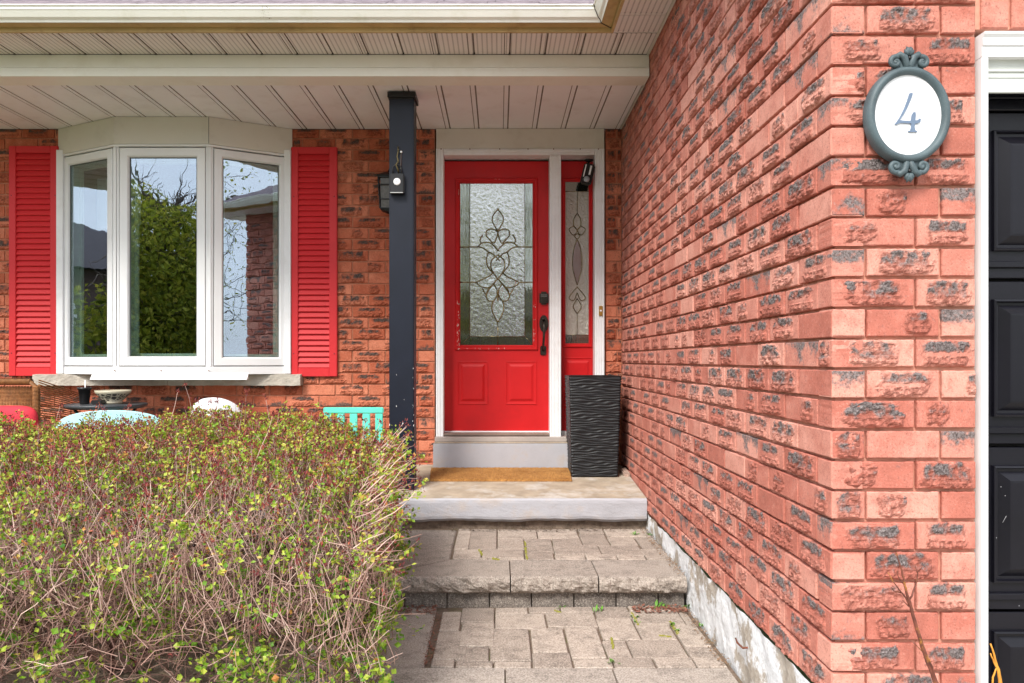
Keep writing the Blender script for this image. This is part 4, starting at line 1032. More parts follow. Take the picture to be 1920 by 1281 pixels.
U5 = [(458,566,140,276),(567,766,130,276),(768,1066,138,198),(768,972,198,278),(1068,1377,138,198),(768,962,108,138),(963,1165,106,138),(1166,1375,108,138),
      (974,1181,199,298),(1182,1402,199,250),(438,650,278,342),(651,972,278,342),(974,1190,298,356),(430,700,342,372),(700,974,342,372),
      (1384,1608,163,247),(1362,1562,112,162),(1563,1900,128,187),(1598,1815,187,244),(1812,2030,188,277),(1195,1536,249,320),(1537,1868,244,318),(1869,2080,278,372),
      (1195,1434,320,372),(1435,1665,319,372),(1666,1868,318,372),(1563,1760,104,128),(1761,1950,104,128),(1900,2010,130,187),(470,566,108,140),(567,767,104,130)]
def snap(rects, gap=0.055, j=0.0005):
    R_ = [list(r) for r in rects]
    for ax in (0, 2):
        o = 2 - ax
        for i in range(len(R_)):
            for k in range(len(R_)):
                if i == k: continue
                a, b = R_[i], R_[k]
                ov = min(a[o+1], b[o+1]) - max(a[o], b[o])
                if ov < 0.35*min(a[o+1]-a[o], b[o+1]-b[o]): continue
                d = b[ax] - a[ax+1]
                if -0.06 < d < gap and a[ax] < b[ax] and a[ax+1] < b[ax+1]:
                    m = (b[ax]+a[ax+1])/2; a[ax+1] = m-j; b[ax] = m+j
    return R_
rects = []
for (c0, c1, r0, r1) in U5:
    ya, yb_ = gy(960+r1/3.99, -1.04), gy(960+r0/3.99, -1.04); ym = gy(960+(r0+r1)/2/3.99, -1.04)
    x0, x1 = wx(740+c0/3.99, ym), wx(740+c1/3.99, ym); x1 = min(x1, XW-0.012); x0 = max(x0, -0.252)
    rects.append((x0, x1, max(ya, 3.905), min(yb_, YSL-0.002)))
for (x0, x1, ya, yb_) in snap(rects): paver(x0, x1, ya, yb_, ZU)
rects = []
L5 = [(326,490,745,886),(300,480,888,1102),(496,744,720,825),(492,744,826,1006),(480,606,1006,1114),(608,756,1006,1114),(752,997,712,754),(1000,1240,710,754),(1241,1490,712,752),
      (755,1133,756,870),(1135,1520,754,862),(757,1022,872,1114),(1024,1284,868,1050),(1285,1556,862,1096),(1490,1758,698,795),(1530,1812,797,958),(1765,2150,744,842),(1760,2060,700,743),
      (1820,2098,844,952),(2100,2330,842,1008),(1558,1756,958,1090),(1757,2180,953,1086),(2182,2450,1008,1094),(1336,1632,1097,1166),(1633,1945,1090,1168),(1946,2245,1088,1170),(2246,2500,1095,1170),
      (1026,1334,1052,1170),(250,450,1104,1168),(452,740,1115,1170),(742,1024,1115,1170),(2152,2350,745,840)]
for (c0, c1, r0, r1) in L5:
    ya, yb_ = gy(960+r1/3.99, -1.19), gy(960+r0/3.99, -1.19); ym = gy(960+(r0+r1)/2/3.99, -1.19)
    x0, x1 = wx(740+c0/3.99, ym), wx(740+c1/3.99, ym); x1 = min(x1, XW-0.03); x0 = max(x0, wx(740+300/3.99, gy(1230, -1.19))-0.01)
    rects.append((x0, x1, max(ya, 2.892), min(yb_, 3.62)))
for (x0, x1, ya, yb_) in snap(rects, 0.10): paver(x0, x1, ya, yb_, ZL)
def poly_slab(poly, z, h, m=M_cap, name='border_slab'):
    g = MB(); cx_ = sum(p[0] for p in poly)/len(poly); cy_ = sum(p[1] for p in poly)/len(poly); k = len(poly)
    vs = [(p[0]-cx_, p[1]-cy_, -h) for p in poly] + [(p[0]-cx_, p[1]-cy_, 0) for p in poly]
    g.add(vs, [tuple(reversed(range(k))), tuple(range(k, 2*k))] + [(i, (i+1) % k, k+(i+1) % k, k+i) for i in range(k)])
    me = g.mesh(name, 0.005, 2); me.materials.append(m); o = bpy.data.objects.new(name, me); C.objects.link(o); o.location = (cx_, cy_, z)
    o.parent = path; o.matrix_parent_inverse = world_inv(path); return o
def cap_slab(x0, x1, y0, y1, z, h, cut=None, name='step_slab'):
    """thick slab with a rock-face front; cut = left side mitre: x at back"""
    g = MB(); nx = 44; nt_ = 8; cx_ = (x0+x1)/2; seed = rp_.random()*50
    rows = []
    xb0 = x0 if cut is None else cut
    rows.append([(xb0+(x1-xb0)*j/nx, y1, 0.0) for j in range(nx+1)])
    rows.append([(x0+(x1-x0)*j/nx, y0+0.018+0.006*fbm(x0+(x1-x0)*j/nx, 0, seed, 22, 3), 0.0) for j in range(nx+1)])
    for k in range(nt_+1):
        t = k/nt_; r = []
        for j in range(nx+1):
            x = x0+(x1-x0)*j/nx; bul = 0.014*math.sin(math.pi*min(1, t*0.9+0.12))
            r.append((x, y0 + 0.012 - bul + 0.013*fbm(x, t*h, seed+4, 26, 4) + (0.010 if k == nt_ else 0), -0.006 - (h-0.006)*t + (0.004*fbm(x, 0, seed+2, 20, 2) if k == 0 else 0)))
        rows.append(r)
    rows.append([(xb0+(x1-xb0)*j/nx, y1, -h) for j in range(nx+1)])
    vs = [(p[0]-cx_, p[1]-y0, p[2]) for r in rows for p in r]; n = nx+1; mm = len(rows)
    fs = [(i*n+j, (i+1)*n+j, (i+1)*n+j+1, i*n+j+1) for i in range(mm-1) for j in range(nx)]
    fs += [tuple(i*n for i in range(mm)), tuple(reversed([i*n+nx for i in range(mm)]))]
    g.add(vs, fs); me = g.mesh(name); me.materials.append(M_cap); o = bpy.data.objects.new(name, me); C.objects.link(o)
    o.location = (cx_, y0, z); o.parent = path; o.matrix_parent_inverse = world_inv(path)
YQ = 3.58
cap_slab(-0.60, wx(957, YQ)-0.003, YQ, 3.898, ZU, 0.082, cut=-0.252)
cap_slab(wx(957, YQ)+0.003, wx(1123, YQ)-0.004, YQ, 3.898, ZU, 0.082)
cap_slab(wx(1123, YQ)+0.003, wx(1288, YQ), YQ, 3.898, ZU-0.002, 0.080)
poly_slab([(-0.595, 3.60), (-0.259, 3.905), (-0.262, 4.58), (-0.595, 4.58)], ZU-0.001, 0.08)
xx = -0.66
while xx < XW-0.05:
    g = MB(); n0 = 10; w = 0.205; x1 = min(xx+w-0.006, XW-0.02); rows = []
    s = rp_.random()*40
    for k in range(5):
        rows.append([(xx+(x1-xx)*j/n0-xx, 0.006*fbm(xx+j*0.02, k*0.02, s, 30, 3), -0.12*k/4+0.0) for j in range(n0+1)])
    rows.insert(0, [(p[0], 0.09, 0.0) for p in rows[0]])
    vs = [p for r in rows for p in r]; n = n0+1
    fs = [(i*n+j, (i+1)*n+j, (i+1)*n+j+1, i*n+j+1) for i in range(5) for j in range(n0)]
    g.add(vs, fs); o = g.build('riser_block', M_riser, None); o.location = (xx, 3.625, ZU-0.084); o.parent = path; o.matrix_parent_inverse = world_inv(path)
    xx += w
# lower landing border and next step
poly_slab([(-0.80, 2.75), (wx(740+240/3.99, gy(960+1165/3.99, -1.19))-0.012, 2.885), (wx(740+318/3.99, gy(960+770/3.99, -1.19))-0.010, 3.60), (-0.80, 3.60)], ZL+0.002, 0.08)
YQ2 = 2.58
cap_slab(-0.80, wx(740+828/3.99, 2.72)-0.003, YQ2, 2.886, ZL+0.001, 0.082)
cap_slab(wx(740+830/3.99, 2.72)+0.002, wx(740+1678/3.99, 2.72)-0.003, YQ2, 2.886, ZL, 0.082)
cap_slab(wx(740+1681/3.99, 2.72)+0.002, XW-0.035, YQ2, 2.886, ZL, 0.082)
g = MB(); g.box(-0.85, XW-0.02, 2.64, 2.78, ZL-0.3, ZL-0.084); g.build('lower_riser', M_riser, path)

# ground -----------------------------------------------------------------------
g = MB(); g.add([(-150, -150, 0.10), (150, -150, 0.10), (150, 160, 0.10), (-150, 160, 0.10)], [(0, 1, 2, 3)]); tag(g.build('lawn', M_lawn), kind='structure')
g = MB(); g.box(-0.9, 5.2, -9.0, 2.60, 0.0, 0.135); tag(g.build('driveway', mat('pale bounce driveway', (0.42, 0.39, 0.36), 0.9, 0.12, 3, 0.4, 90)), kind='structure')  # unseen driveway, colour lightened to bounce light up under the porch
g = MB(); g.box(-120, 120, -17.0, -9.004, 0.0, 0.115); tag(g.build('road', M_asph), kind='structure')
g = MB(); ng = 70
vs = []
for i in range(ng+1):
    for j in range(ng+1):
        x = -5.2 + (4.36+0.0)*j/ng + 0.0; y = 1.2 + (YSL-1.2+0.1)*i/ng
        vs.append((x, y, H-1.235 + 0.02*fbm(x, y, 3, 2.5, 3) + 0.012*fbm(x, y, 5, 14, 2) - (0.10 if y < 1.35 else 0)))
g.add(vs, [(i*(ng+1)+j, i*(ng+1)+j+1, (i+1)*(ng+1)+j+1, (i+1)*(ng+1)+j) for i in range(ng) for j in range(ng)])
tag(g.build('garden_bed', M_soil), kind='structure')
M_lit = mat('dry leaf litter', (0.24, 0.15, 0.09), 0.9, 0.5, 90)
litter('leaf_litter', [(XW-0.06, XW-0.01, 2.9, 4.6, lambda x, y: ZU+0.002 if y > 3.6 else ZL+0.002)], 520, 'dry leaf scraps caught along the foot of the white foundation', M_lit, 4, 0.006)
litter('leaf_litter', [(XW-0.28, XW-0.03, 3.50, 3.60, lambda x, y: ZL+0.004), (-0.58, -0.30, 3.48, 3.6, lambda x, y: ZL+0.004)], 420, 'brown twigs and leaf scraps heaped against the lower step riser', mat('reddish litter', (0.22, 0.09, 0.06), 0.9, 0.5, 90), 5, 0.010)
_xb = wx(740+270/3.99, gy(960+960/3.99, -1.19))
litter('leaf_litter', [(_xb-0.022, _xb+0.030, 2.93, 3.5, lambda x, y: ZL-0.006)], 260, 'reddish debris filling the long joint beside the left border slab', mat('reddish litter', (0.22, 0.09, 0.06)), 15, 0.006)
litter('leaf_litter', [(-0.30, 0.9, 4.52, 4.62, lambda x, y: ZU+0.003)], 420, 'dark crumbs and debris under the edge of the porch slab', mat('dark crumbs', (0.10, 0.075, 0.055), 0.95, 0.5, 90), 6, 0.007)
litter('leaf_litter', [(-4.9, -0.9, 1.6, 4.4, lambda x, y: H-1.215)], 5200, 'pale dry leaves and twigs on the soil under the hedge', mat('pale dry leaves', (0.38, 0.28, 0.20), 0.9, 0.35, 60), 7, 0.022)

# ---------------------------------------------------------------- garage door
YGD = YN + 0.10
gd = thing('garage_door', (2.5, YGD, H-1.3), 'glossy black panelled garage door in white trim at the right edge', 'garage door')
XO = wx(1853, YN-0.01)
g = MB(); ytr = YN-0.012
g.box(XR+0.002, XO, ytr, YGD+0.01, 0.13, wz(106, ytr)-0.0004); g.build('side_casing', M_white, gd, 0.002)
g = MB(); zt_ = wz(62, ytr); zi = wz(106, ytr)
g.prof_x([(ytr-0.012, zt_), (ytr-0.012, zt_-0.006), (ytr-0.004, zt_-0.014), (ytr-0.006, zt_-0.034), (ytr, zt_-0.036), (ytr, zi), (YGD+0.01, zi), (YGD+0.01, zt_)], XR+0.002, 3.74)
g.build('head_casing', M_white, gd)
g = MB(); zi2 = wz(108, ytr)
g.box(XO, 3.7, YN+0.010, YGD+0.03, zi-0.05, zi+0.001); g.box(XO+0.001, 3.7, YN+0.025, YN+0.04, wz(160, YN+0.03), zi-0.049); g.box(XO, 3.7, YN+0.006, YN+0.014, zi-0.034, zi-0.028); g.box(XO, 3.7, YN+0.012, YN+0.022, zi-0.09, zi-0.05)
g.build('top_seal', mat('grey door stop', (0.52, 0.54, 0.50), 0.5), gd)
def dpy(c, base, sc): return base + c/sc
# section boundaries read from the right-hand strip (photo y)
def zz_(py): return wz(py, YGD)
g = MB(); g.box(XO-0.03, 3.8, YGD+0.032, YGD+0.05, 0.1, H+1.0); g.build('door_backing', M_dark, gd)  # added dark sheet, keeps the sky from showing through the panel gaps
secs = [(-70, 207), (212, 522), (528, 832), (839, 1142), (1148, 1450)]
for k, (a, b2) in enumerate(secs):
    sx0, sx1 = XO-0.02, 3.75; z1, z0 = zz_(a), zz_(b2)
    g = MB(); g.box(sx0, sx1, YGD, YGD+0.03, z0, z1); g.box(sx0, sx1, YGD-0.014, YGD-0.0005, z0+0.030, z0+0.048); g.box(sx0, sx1, YGD-0.004, YGD-0.0006, z0, z0+0.0295)
    pn = g.build('door_panel', M_gdoor, gd, 0.003)
    if k == 0: continue
    px_ = wx(1859, YGD); w = 0.46
    for q in range(4):
        g = MB(); g.rings(px_, px_+w, z0+0.078, z1-0.052, [(0, YGD-0.0005), (0.001, YGD-0.011), (0.006, YGD-0.013), (0.010, YGD-0.0015), (0.018, YGD-0.001), (0.042, YGD-0.019), (0.048, YGD-0.0195)]); g.build('raised_field', M_gdoor, pn)
        px_ += w + 0.10
g = MB(); rr = random.Random(4)
a = W(1893, 950, YGD-0.013); g.tube([W(1890, 955, YGD-0.0128), W(1898, 942, YGD-0.0128), W(1905, 938, YGD-0.0128)], 0.0009, 5); g.tube([W(1880, 980, YGD-0.0128), W(1890, 962, YGD-0.0128)], 0.0006, 5)
for i in range(5): g.cbox(W(rr.uniform(1865, 1915), rr.uniform(880, 1200), YGD-0.013), (0.002, 0.0006, 0.002))
g.build('scratch', mat('pale scratch', (0.35, 0.35, 0.36), 0.6), gd)

# ---------------------------------------------------------------- house number plaque
yp_ = YN - 0.028; pc = W(1702, 216, yp_)
sg = thing('house_number_plaque', pc, 'oval white plaque with grey green scrolled frame showing number 4', 'house number')
def speck(name, col):
    m, nt, b_ = nodemat(name); v, _ = coords(nt); n2 = noise_(nt, v, 520, 3, 0.8); n1 = noise_(nt, v, 18, 4)
    c = ramp(nt, n1, [(0.3, tuple(x*0.8 for x in col)), (0.7, tuple(x*1.25 for x in col))]); c = mixc(nt, ramp(nt, n2, [(0.62, 0.0), (0.72, 0.75)]), c, (0.36, 0.44, 0.47))
    nt.links.new(c, b_.inputs['Base Color']); b_.inputs['Roughness'].default_value = 0.55; bump(nt, b_, n2, 0.3, 0.001); return m
M_ver = speck('verdigris grey casting', (0.060, 0.088, 0.098))
sp1 = yp_/F
g = MB(); rxo, rzo = 71.5*sp1, 83.5*sp1; N_ = 72; prof = []
for i in range(N_):
    a = 2*math.pi*i/N_; ring = []
    for (d, y) in ((-9.2, 0.004), (-9.0, -0.004), (-6.5, -0.010), (-2, -0.015), (3, -0.013), (6.5, -0.007), (8.0, 0.004), (8.0, 0.016)):
        k = d*sp1; ring.append((pc.x + (rxo+k)*math.cos(a), yp_+y, pc.z + (rzo+k*0.95)*math.sin(a)))
    prof.append(ring)
vs = [p for r in prof for p in r]; k = 8
g.add(vs, [(i*k+j, ((i+1) % N_)*k+j, ((i+1) % N_)*k+j+1, i*k+j+1) for i in range(N_) for j in range(k-1)], True)
g.build('oval_frame', M_ver, sg)
g = MB(); pts = [(pc.x+(rxo-8.5*sp1)*math.cos(2*math.pi*i/N_), pc.z+(rzo-8.3*sp1)*math.sin(2*math.pi*i/N_)) for i in range(N_)]; g.prism(pts, yp_-0.001, yp_+0.012); g.build('white_face', mat('white enamel', (0.85, 0.85, 0.86), 0.4, 0.02), sg)
# numeral 4, outline from the crop (x=1540+c/3.7667, y=60+c/3.7667)
def np_(c): return ((pc.x + (1540+c[0]/3.7667-1702)*sp1), (pc.z - (60+c[1]/3.7667-216)*sp1))
four = [(617,437),(640,432),(638,448),(622,490),(598,545),(572,592),(545,628),(560,628),(622,632),(628,628),(634,590),(645,570),(660,570),(662,590),(658,628),(676,626),(690,612),(698,620),(692,640),(676,650),(656,652),(652,672),(658,698),(672,704),(672,710),(608,710),(608,703),(624,698),(630,672),(628,650),(600,648),(552,646),(528,658),(512,657),(530,634),(552,600),(578,548),(600,492)]
g = MB(); g.prism([np_(c) for c in four][::-1], yp_-0.005, yp_-0.0012)
me = g.mesh('numeral'); bm = bmesh.new(); bm.from_mesh(me); bmesh.ops.triangulate(bm, faces=[f for f in bm.faces if len(f.verts) > 4]); bm.to_mesh(me); bm.free()
link('numeral', me, sg, mat('blue grey numeral', (0.13, 0.18, 0.26), 0.5, 0.1, 30))
def spiral(cx_, cz_, r0, turns, dirn, a0, rt):
    pts = []; rs = []; n = 26
    for i in range(n+1):
        t = i/n; r = r0*(1-0.82*t); a = a0 + dirn*turns*2*math.pi*t
        pts.append((cx_ + r*math.cos(a), yp_-0.004-0.004*t, cz_ + r*math.sin(a))); rs.append(rt*(1-0.35*t))
    return pts, rs
def ornament(sgn):
    g = MB(); zb_ = pc.z + sgn*(rzo+2*sp1)
    for sx in (-1, 1):
        cx_ = pc.x + sx*(25*sp1); cz_ = zb_ + sgn*12*sp1
        pts, rs = spiral(cx_, cz_, 11.5*sp1, 1.15, -sx*sgn, (math.pi/2*sgn) + sx*sgn*0.6, 0.0075); g.tube(pts, rs, 10)
        g.lathe((cx_, yp_-0.002, cz_), [(0.0, 0.010), (0.006, 0.008), (0.010, 0)], 12, Matrix.Rotation(R(90), 4, 'X'))
        g.tube([(pc.x+sx*26*sp1, yp_, zb_+sgn*22*sp1), (pc.x+sx*17*sp1, yp_-0.006, zb_+sgn*26*sp1), (pc.x+sx*9*sp1, yp_-0.006, zb_+sgn*21*sp1), (pc.x+sx*4*sp1, yp_-0.004, zb_+sgn*6*sp1), (pc.x+sx*3*sp1, yp_, zb_)], [0.006, 0.009, 0.010, 0.009, 0.007], 10)
    # filler plate and leaf fan
    g.prism([(pc.x-30*sp1, zb_-sgn*4*sp1), (pc.x+30*sp1, zb_-sgn*4*sp1), (pc.x+22*sp1, zb_+sgn*20*sp1), (pc.x+9*sp1, zb_+sgn*28*sp1), (pc.x-9*sp1, zb_+sgn*28*sp1), (pc.x-22*sp1, zb_+sgn*20*sp1)][::(1 if sgn > 0 else -1)], yp_-0.003, yp_+0.012)
    for a in (-34, -12, 12, 34):
        e = Vector((math.sin(R(a)), 0, sgn*math.cos(R(a)))); b0 = Vector((pc.x, yp_-0.004, zb_+sgn*24*sp1)); l = (16 if abs(a) < 20 else 13)*sp1
        g.tube([b0, b0+e*l*0.4+Vector((0, -0.003, 0)), b0+e*l*0.8+Vector((0, -0.003, 0)), b0+e*l*1.12], [0.003, 0.0075, 0.0065, 0.001], 8)
    g.build('scroll_ornament', M_ver, sg)
    g = MB(); g.lathe((pc.x, yp_-0.010, zb_+sgn*20*sp1), [(0.0, 0.003), (0.004, 0.002), (0.005, -0.002)], 10, Matrix.Rotation(R(90), 4, 'X')); g.build('screw', M_black, sg)
ornament(1); ornament(-1)

# ---------------------------------------------------------------- porch furniture
# wicker chair
yw = 4.95
t = thing('wicker_chair', (wx(10, yw), yw+0.3, slabz(5.1)), 'brown wicker armchair at the left edge under the red shutter', 'chair')
x0, x1 = wx(-70, yw), wx(72, yw); z1 = wz(716, yw); z0 = slabz(5.1)
g = MB()
for i in range(46):
    x = x0+0.03+(x1-x0-0.06)*i/45; g.tube([(x, yw+0.004*(i % 2), z0+0.28), (x, yw+0.02+0.004*(i % 2), z1-0.03)], 0.0045, 5)
for k in range(40):
    z = z0+0.28+(z1-0.04-z0-0.28)*k/39; g.tube([(x0+0.03, yw+0.01, z), ((x0+x1)/2, yw+0.012, z), (x1-0.03, yw+0.01, z)], 0.0035, 4)
g.build('woven_back', M_wick, t)
g = MB(); g.tube([(x0, yw, z0+0.1), (x0+0.01, yw, z1-0.05), (x0+0.06, yw, z1), (x1-0.06, yw, z1), (x1-0.02, yw, z1-0.03), (x1-0.01, yw, z0+0.25)], 0.017, 10)
for i in range(60):
    x = x0+0.05+(x1-x0-0.1)*i/59; g.tube([(x+0.005*math.cos(a), yw-0.0+0.021*math.cos(a), z1+0.021*math.sin(a)) for a in np.linspace(0, 2*math.pi, 9)], 0.0032, 4)
for i in range(46):
    z = z1-0.03-i*0.009; g.tube([(x1-0.012+0.022*math.cos(a), yw+0.022*math.sin(a), z+0.004*math.sin(a)) for a in np.linspace(0, 2*math.pi, 9)], 0.0032, 4)
g.build('rolled_rim', M_wick, t)
g = MB()
for k in range(42):
    z = z0+0.05+k*0.0155; g.tube([(x1-0.01, yw+0.02, z), (x1+0.012, yw+0.25, z-0.06*(k/42)), (x1+0.0, yw+0.5, z-0.12*(k/42))], 0.0042, 5)
g.box(x0+0.02, x1-0.01, yw+0.02, yw+0.5, z0+0.26, z0+0.30)
g.build('woven_side', M_wick, t)
for sx in (x0+0.03, x1-0.02):
    for yy in (yw+0.02, yw+0.47):
        g = MB(); g.tube([(sx, yy, z0+0.0), (sx, yy, z0+0.3)], 0.016, 10); g.build('leg', M_wick, t)
yq = 4.86
g = MB(); N1 = 26; cx_, cz_ = wx(5, yq), wz(806, yq)
vs = []
hwid, hhei = wx(62, yq)-wx(5, yq), 0.155
for i in range(13):
    a = math.pi*i/12 - math.pi/2
    for j in range(32):
        b_ = 2*math.pi*j/32; ex = lambda v: math.copysign(abs(v)**0.45, v)
        r = math.cos(a)**0.5
        vs.append((cx_+hwid*ex(math.cos(b_))*r, yq+0.05+0.055*math.sin(a), cz_+hhei*ex(math.sin(b_))*r))
g.add(vs, [(i*32+j, i*32+(j+1) % 32, (i+1)*32+(j+1) % 32, (i+1)*32+j) for i in range(12) for j in range(32)], True)
g.v = [(x, y, z) for x, y, z in g.v]
o = g.build('cushion', M_cush); tag(o, 'bright red cushion propped against the wicker chair', 'cushion')
# small dark table with pot, tray and bowl
yt = 5.20; zt1 = wz(757, yt); zt2 = slabz(yt)
t = thing('side_table', (wx(199, yt), yt, zt2), 'small black round side table below the bay window', 'table')
g = MB(); g.lathe((wx(199, yt), yt, zt1), [(0.0, -0.03), (0.24, -0.03), (0.262, -0.016), (0.265, -0.004), (0.258, 0.0), (0.0, 0.001)], 40); g.build('table_top', mat('grey black table top', (0.05, 0.055, 0.06), 0.35, 0.2), t)
for a in (45, 135, 225, 315):
    g = MB(); c = Vector((wx(199, yt), yt, 0)); e = Vector((math.cos(R(a)), math.sin(R(a)), 0)); g.tube([c+e*0.20+Vector((0, 0, zt1-0.03)), c+e*0.05+Vector((0, 0, (zt1+zt2)/2)), c+e*0.22+Vector((0, 0, zt2))], 0.010, 8); g.build('leg', M_black, t)
g = MB(); c = (wx(160, 5.15), 5.14, zt1+0.001); g.lathe(c, [(0.028, 0), (0.030, 0.004), (0.038, 0.10), (0.046, 0.100), (0.047, 0.115), (0.040, 0.115), (0.036, 0.07)], 24); pot = g.build('plant_pot', M_plast); tag(pot, 'small black plastic plant pot on the dark side table', 'plant pot')
g = MB(); g.cbox((c[0]+0.004, c[1], c[2]+0.13), (0.008, 0.002, 0.07)); g.build('plant_marker', M_white, pot)
g = MB(); c = (wx(215, 5.2), 5.18, zt1+0.002); g.lathe(c, [(0.06, 0), (0.065, 0.012), (0.058, 0.016), (0.085, 0.045), (0.112, 0.075), (0.116, 0.092), (0.110, 0.092), (0.104, 0.078), (0.05, 0.03)], 36)
def bowl_mat():
    m, nt, b_ = nodemat('patterned pottery'); v, _ = coords(nt); vo = N(nt, 'ShaderNodeTexVoronoi'); vo.feature = 'DISTANCE_TO_EDGE'; vo.inputs['Scale'].default_value = 42; nt.links.new(v, vo.inputs['Vector'])
    sp = N(nt, 'ShaderNodeSeparateXYZ'); nt.links.new(v, sp.inputs[0]); zc_ = zt1+0.002
    band = math_(nt, 'MULTIPLY', math_(nt, 'GREATER_THAN', sp.outputs['Z'], zc_+0.022), math_(nt, 'LESS_THAN', sp.outputs['Z'], zc_+0.070))
    c = mixc(nt, math_(nt, 'MULTIPLY', band, ramp(nt, vo.outputs['Distance'], [(0.10, 0.0), (0.16, 1.0)])), (0.42, 0.38, 0.28), (0.04, 0.035, 0.03))
    nt.links.new(c, b_.inputs['Base Color']); b_.inputs['Roughness'].default_value = 0.5; return m
tag(g.build('pottery_bowl', bowl_mat()), 'patterned black and cream pottery bowl on the dark side table', 'bowl')
g = MB(); g.box(wx(176, 5.1), wx(196, 5.1), 5.06, 5.12, zt1+0.002, zt1+0.030); tag(g.build('black_tin', M_plast, None, 0.004, 2), 'low black tin lying between the pot and the bowl', 'tin')
# pale aqua chair with broad curved back
ya_ = 4.72
def shell_chair(pxl, pxr, pytop, pyside, y, m, name, label, thick=0.02, square=False, droop=0.0):
    x0, x1 = wx(pxl, y), wx(pxr, y); zt_, zsd = wz(pytop, y), wz(pyside, y); zf_ = slabz(y)
    t = thing(name, ((x0+x1)/2, y+0.2, zf_), label, 'chair')
    g = MB(); n = 28; top = []; low = zf_+0.26
    for i in range(n+1):
        u = -1+2*i/n; x = x0+(x1-x0)*(i/n)
        if square: zz = zt_ - 0.012*(abs(u)**12)
        else: zz = zsd + (zt_-zsd)*math.sqrt(max(0, 1-abs(u)**2.2))
        top.append((x, zz + droop*u, y + 0.10*(u*u if not square else 0)*0.8))
    vs = []
    for (x, zz, yy) in top: vs += [(x, yy, zz), (x*0.94+0.06*(x0+x1)/2, yy, low), (x*0.94+0.06*(x0+x1)/2, yy+thick, low), (x, yy+thick+0.012, zz)]
    fs = []
    for i in range(n):
        for j in range(4): fs.append((i*4+j, (i+1)*4+j, (i+1)*4+(j+1) % 4, i*4+(j+1) % 4))
    fs += [(0, 1, 2, 3), tuple(reversed([n*4+j for j in range(4)]))]
    g.add(vs, fs); g.build('backrest', m, t, 0.004)
    g = MB(); g.box(x0+0.05, x1-0.05, y+0.03, y+0.42, low-0.02, low+0.005); g.build('seat', m, t, 0.006)
    for sx in (x0+0.08, x1-0.08):
        for yy in (y+0.05, y+0.39):
            g = MB(); g.tube([(sx, yy, low-0.02), (sx*1.0, yy, slabz(yy))], 0.014, 8); g.build('leg', m, t)
    return t
ac = shell_chair(86, 300, 770, 806, ya_, M_aqua, 'garden_chair', 'pale aqua garden chair, its long curved back above the hedge', droop=0.012)
shell_chair(344, 449, 746, 792, 4.78, M_wchair, 'garden_chair', 'white garden chair with rounded back behind the hedge')
# turquoise slatted chair back
yk = 4.90; x0, x1 = wx(606, yk), wx(719, yk); z1 = wz(764, yk); z0 = slabz(yk)
t = thing('wooden_chair', ((x0+x1)/2, yk+0.2, z0), 'square turquoise painted chair between hedge and post', 'chair')
g = MB(); g.box(x0, x1, yk, yk+0.02, z1-0.04, z1); g.build('top_rail', M_turq, t, 0.005, 2)
for i in range(5):
    g = MB(); xx = x0+0.005+(x1-x0-0.06)*i/4; g.box(xx, xx+0.05, yk+0.003, yk+0.018, z0+0.24, z1-0.041); g.build('back_slat', M_turq, t, 0.003)
g = MB(); g.box(x0, x1, yk, yk+0.42, z0+0.21, z0+0.238); g.build('seat', M_turq, t, 0.004)
for sx in (x0+0.025, x1-0.025):
    for yy in (yk+0.03, yk+0.39):
        g = MB(); g.box(sx-0.018, sx+0.018, yy-0.018, yy+0.018, z0+0.002, z0+0.209); g.build('leg', M_turq, t, 0.003)

# ---------------------------------------------------------------- hedge in the bed
rng = np.random.default_rng(12)
def tubes_np(paths, radii, n=3):
    """paths: list of (k,3) arrays"""
    V = []; Fc = []; base = 0; ang = np.arange(n)*2*np.pi/n
    for P, r in zip(paths, radii):
        k = len(P); T = np.gradient(P, axis=0); T /= (np.linalg.norm(T, axis=1, keepdims=True)+1e-9)
        ref = np.array([0.31, 0.77, 0.55]); A = np.cross(T, ref); A /= (np.linalg.norm(A, axis=1, keepdims=True)+1e-9); B = np.cross(T, A)
        ring = P[:, None, :] + r[:, None, None]*(np.cos(ang)[None, :, None]*A[:, None, :] + np.sin(ang)[None, :, None]*B[:, None, :])
        V.append(ring.reshape(-1, 3))
        i = np.arange(k-1)[:, None]*n; j = np.arange(n)[None, :]
        Fc.append((np.stack([i+j, i+(j+1) % n, i+n+(j+1) % n, i+n+j], -1).reshape(-1, 4)) + base); base += k*n
    return np.concatenate(V), np.concatenate(Fc)
def np_mesh(name, V, Fq, m, attr=None, smooth=False):
    me = bpy.data.meshes.new(name); k = Fq.shape[1]
    me.vertices.add(len(V)); me.vertices.foreach_set('co', V.astype(np.float32).ravel())
    me.loops.add(Fq.size); me.loops.foreach_set('vertex_index', Fq.astype(np.int32).ravel())
    me.polygons.add(len(Fq)); me.polygons.foreach_set('loop_start', np.arange(len(Fq), dtype=np.int32)*k)
    me.polygons.foreach_set('use_smooth', np.full(len(Fq), smooth))
    if attr is not None:
        a = me.attributes.new('tint', 'FLOAT', 'POINT'); a.data.foreach_set('value', attr.astype(np.float32))
    me.materials.append(m); me.update(calc_edges=True); return me
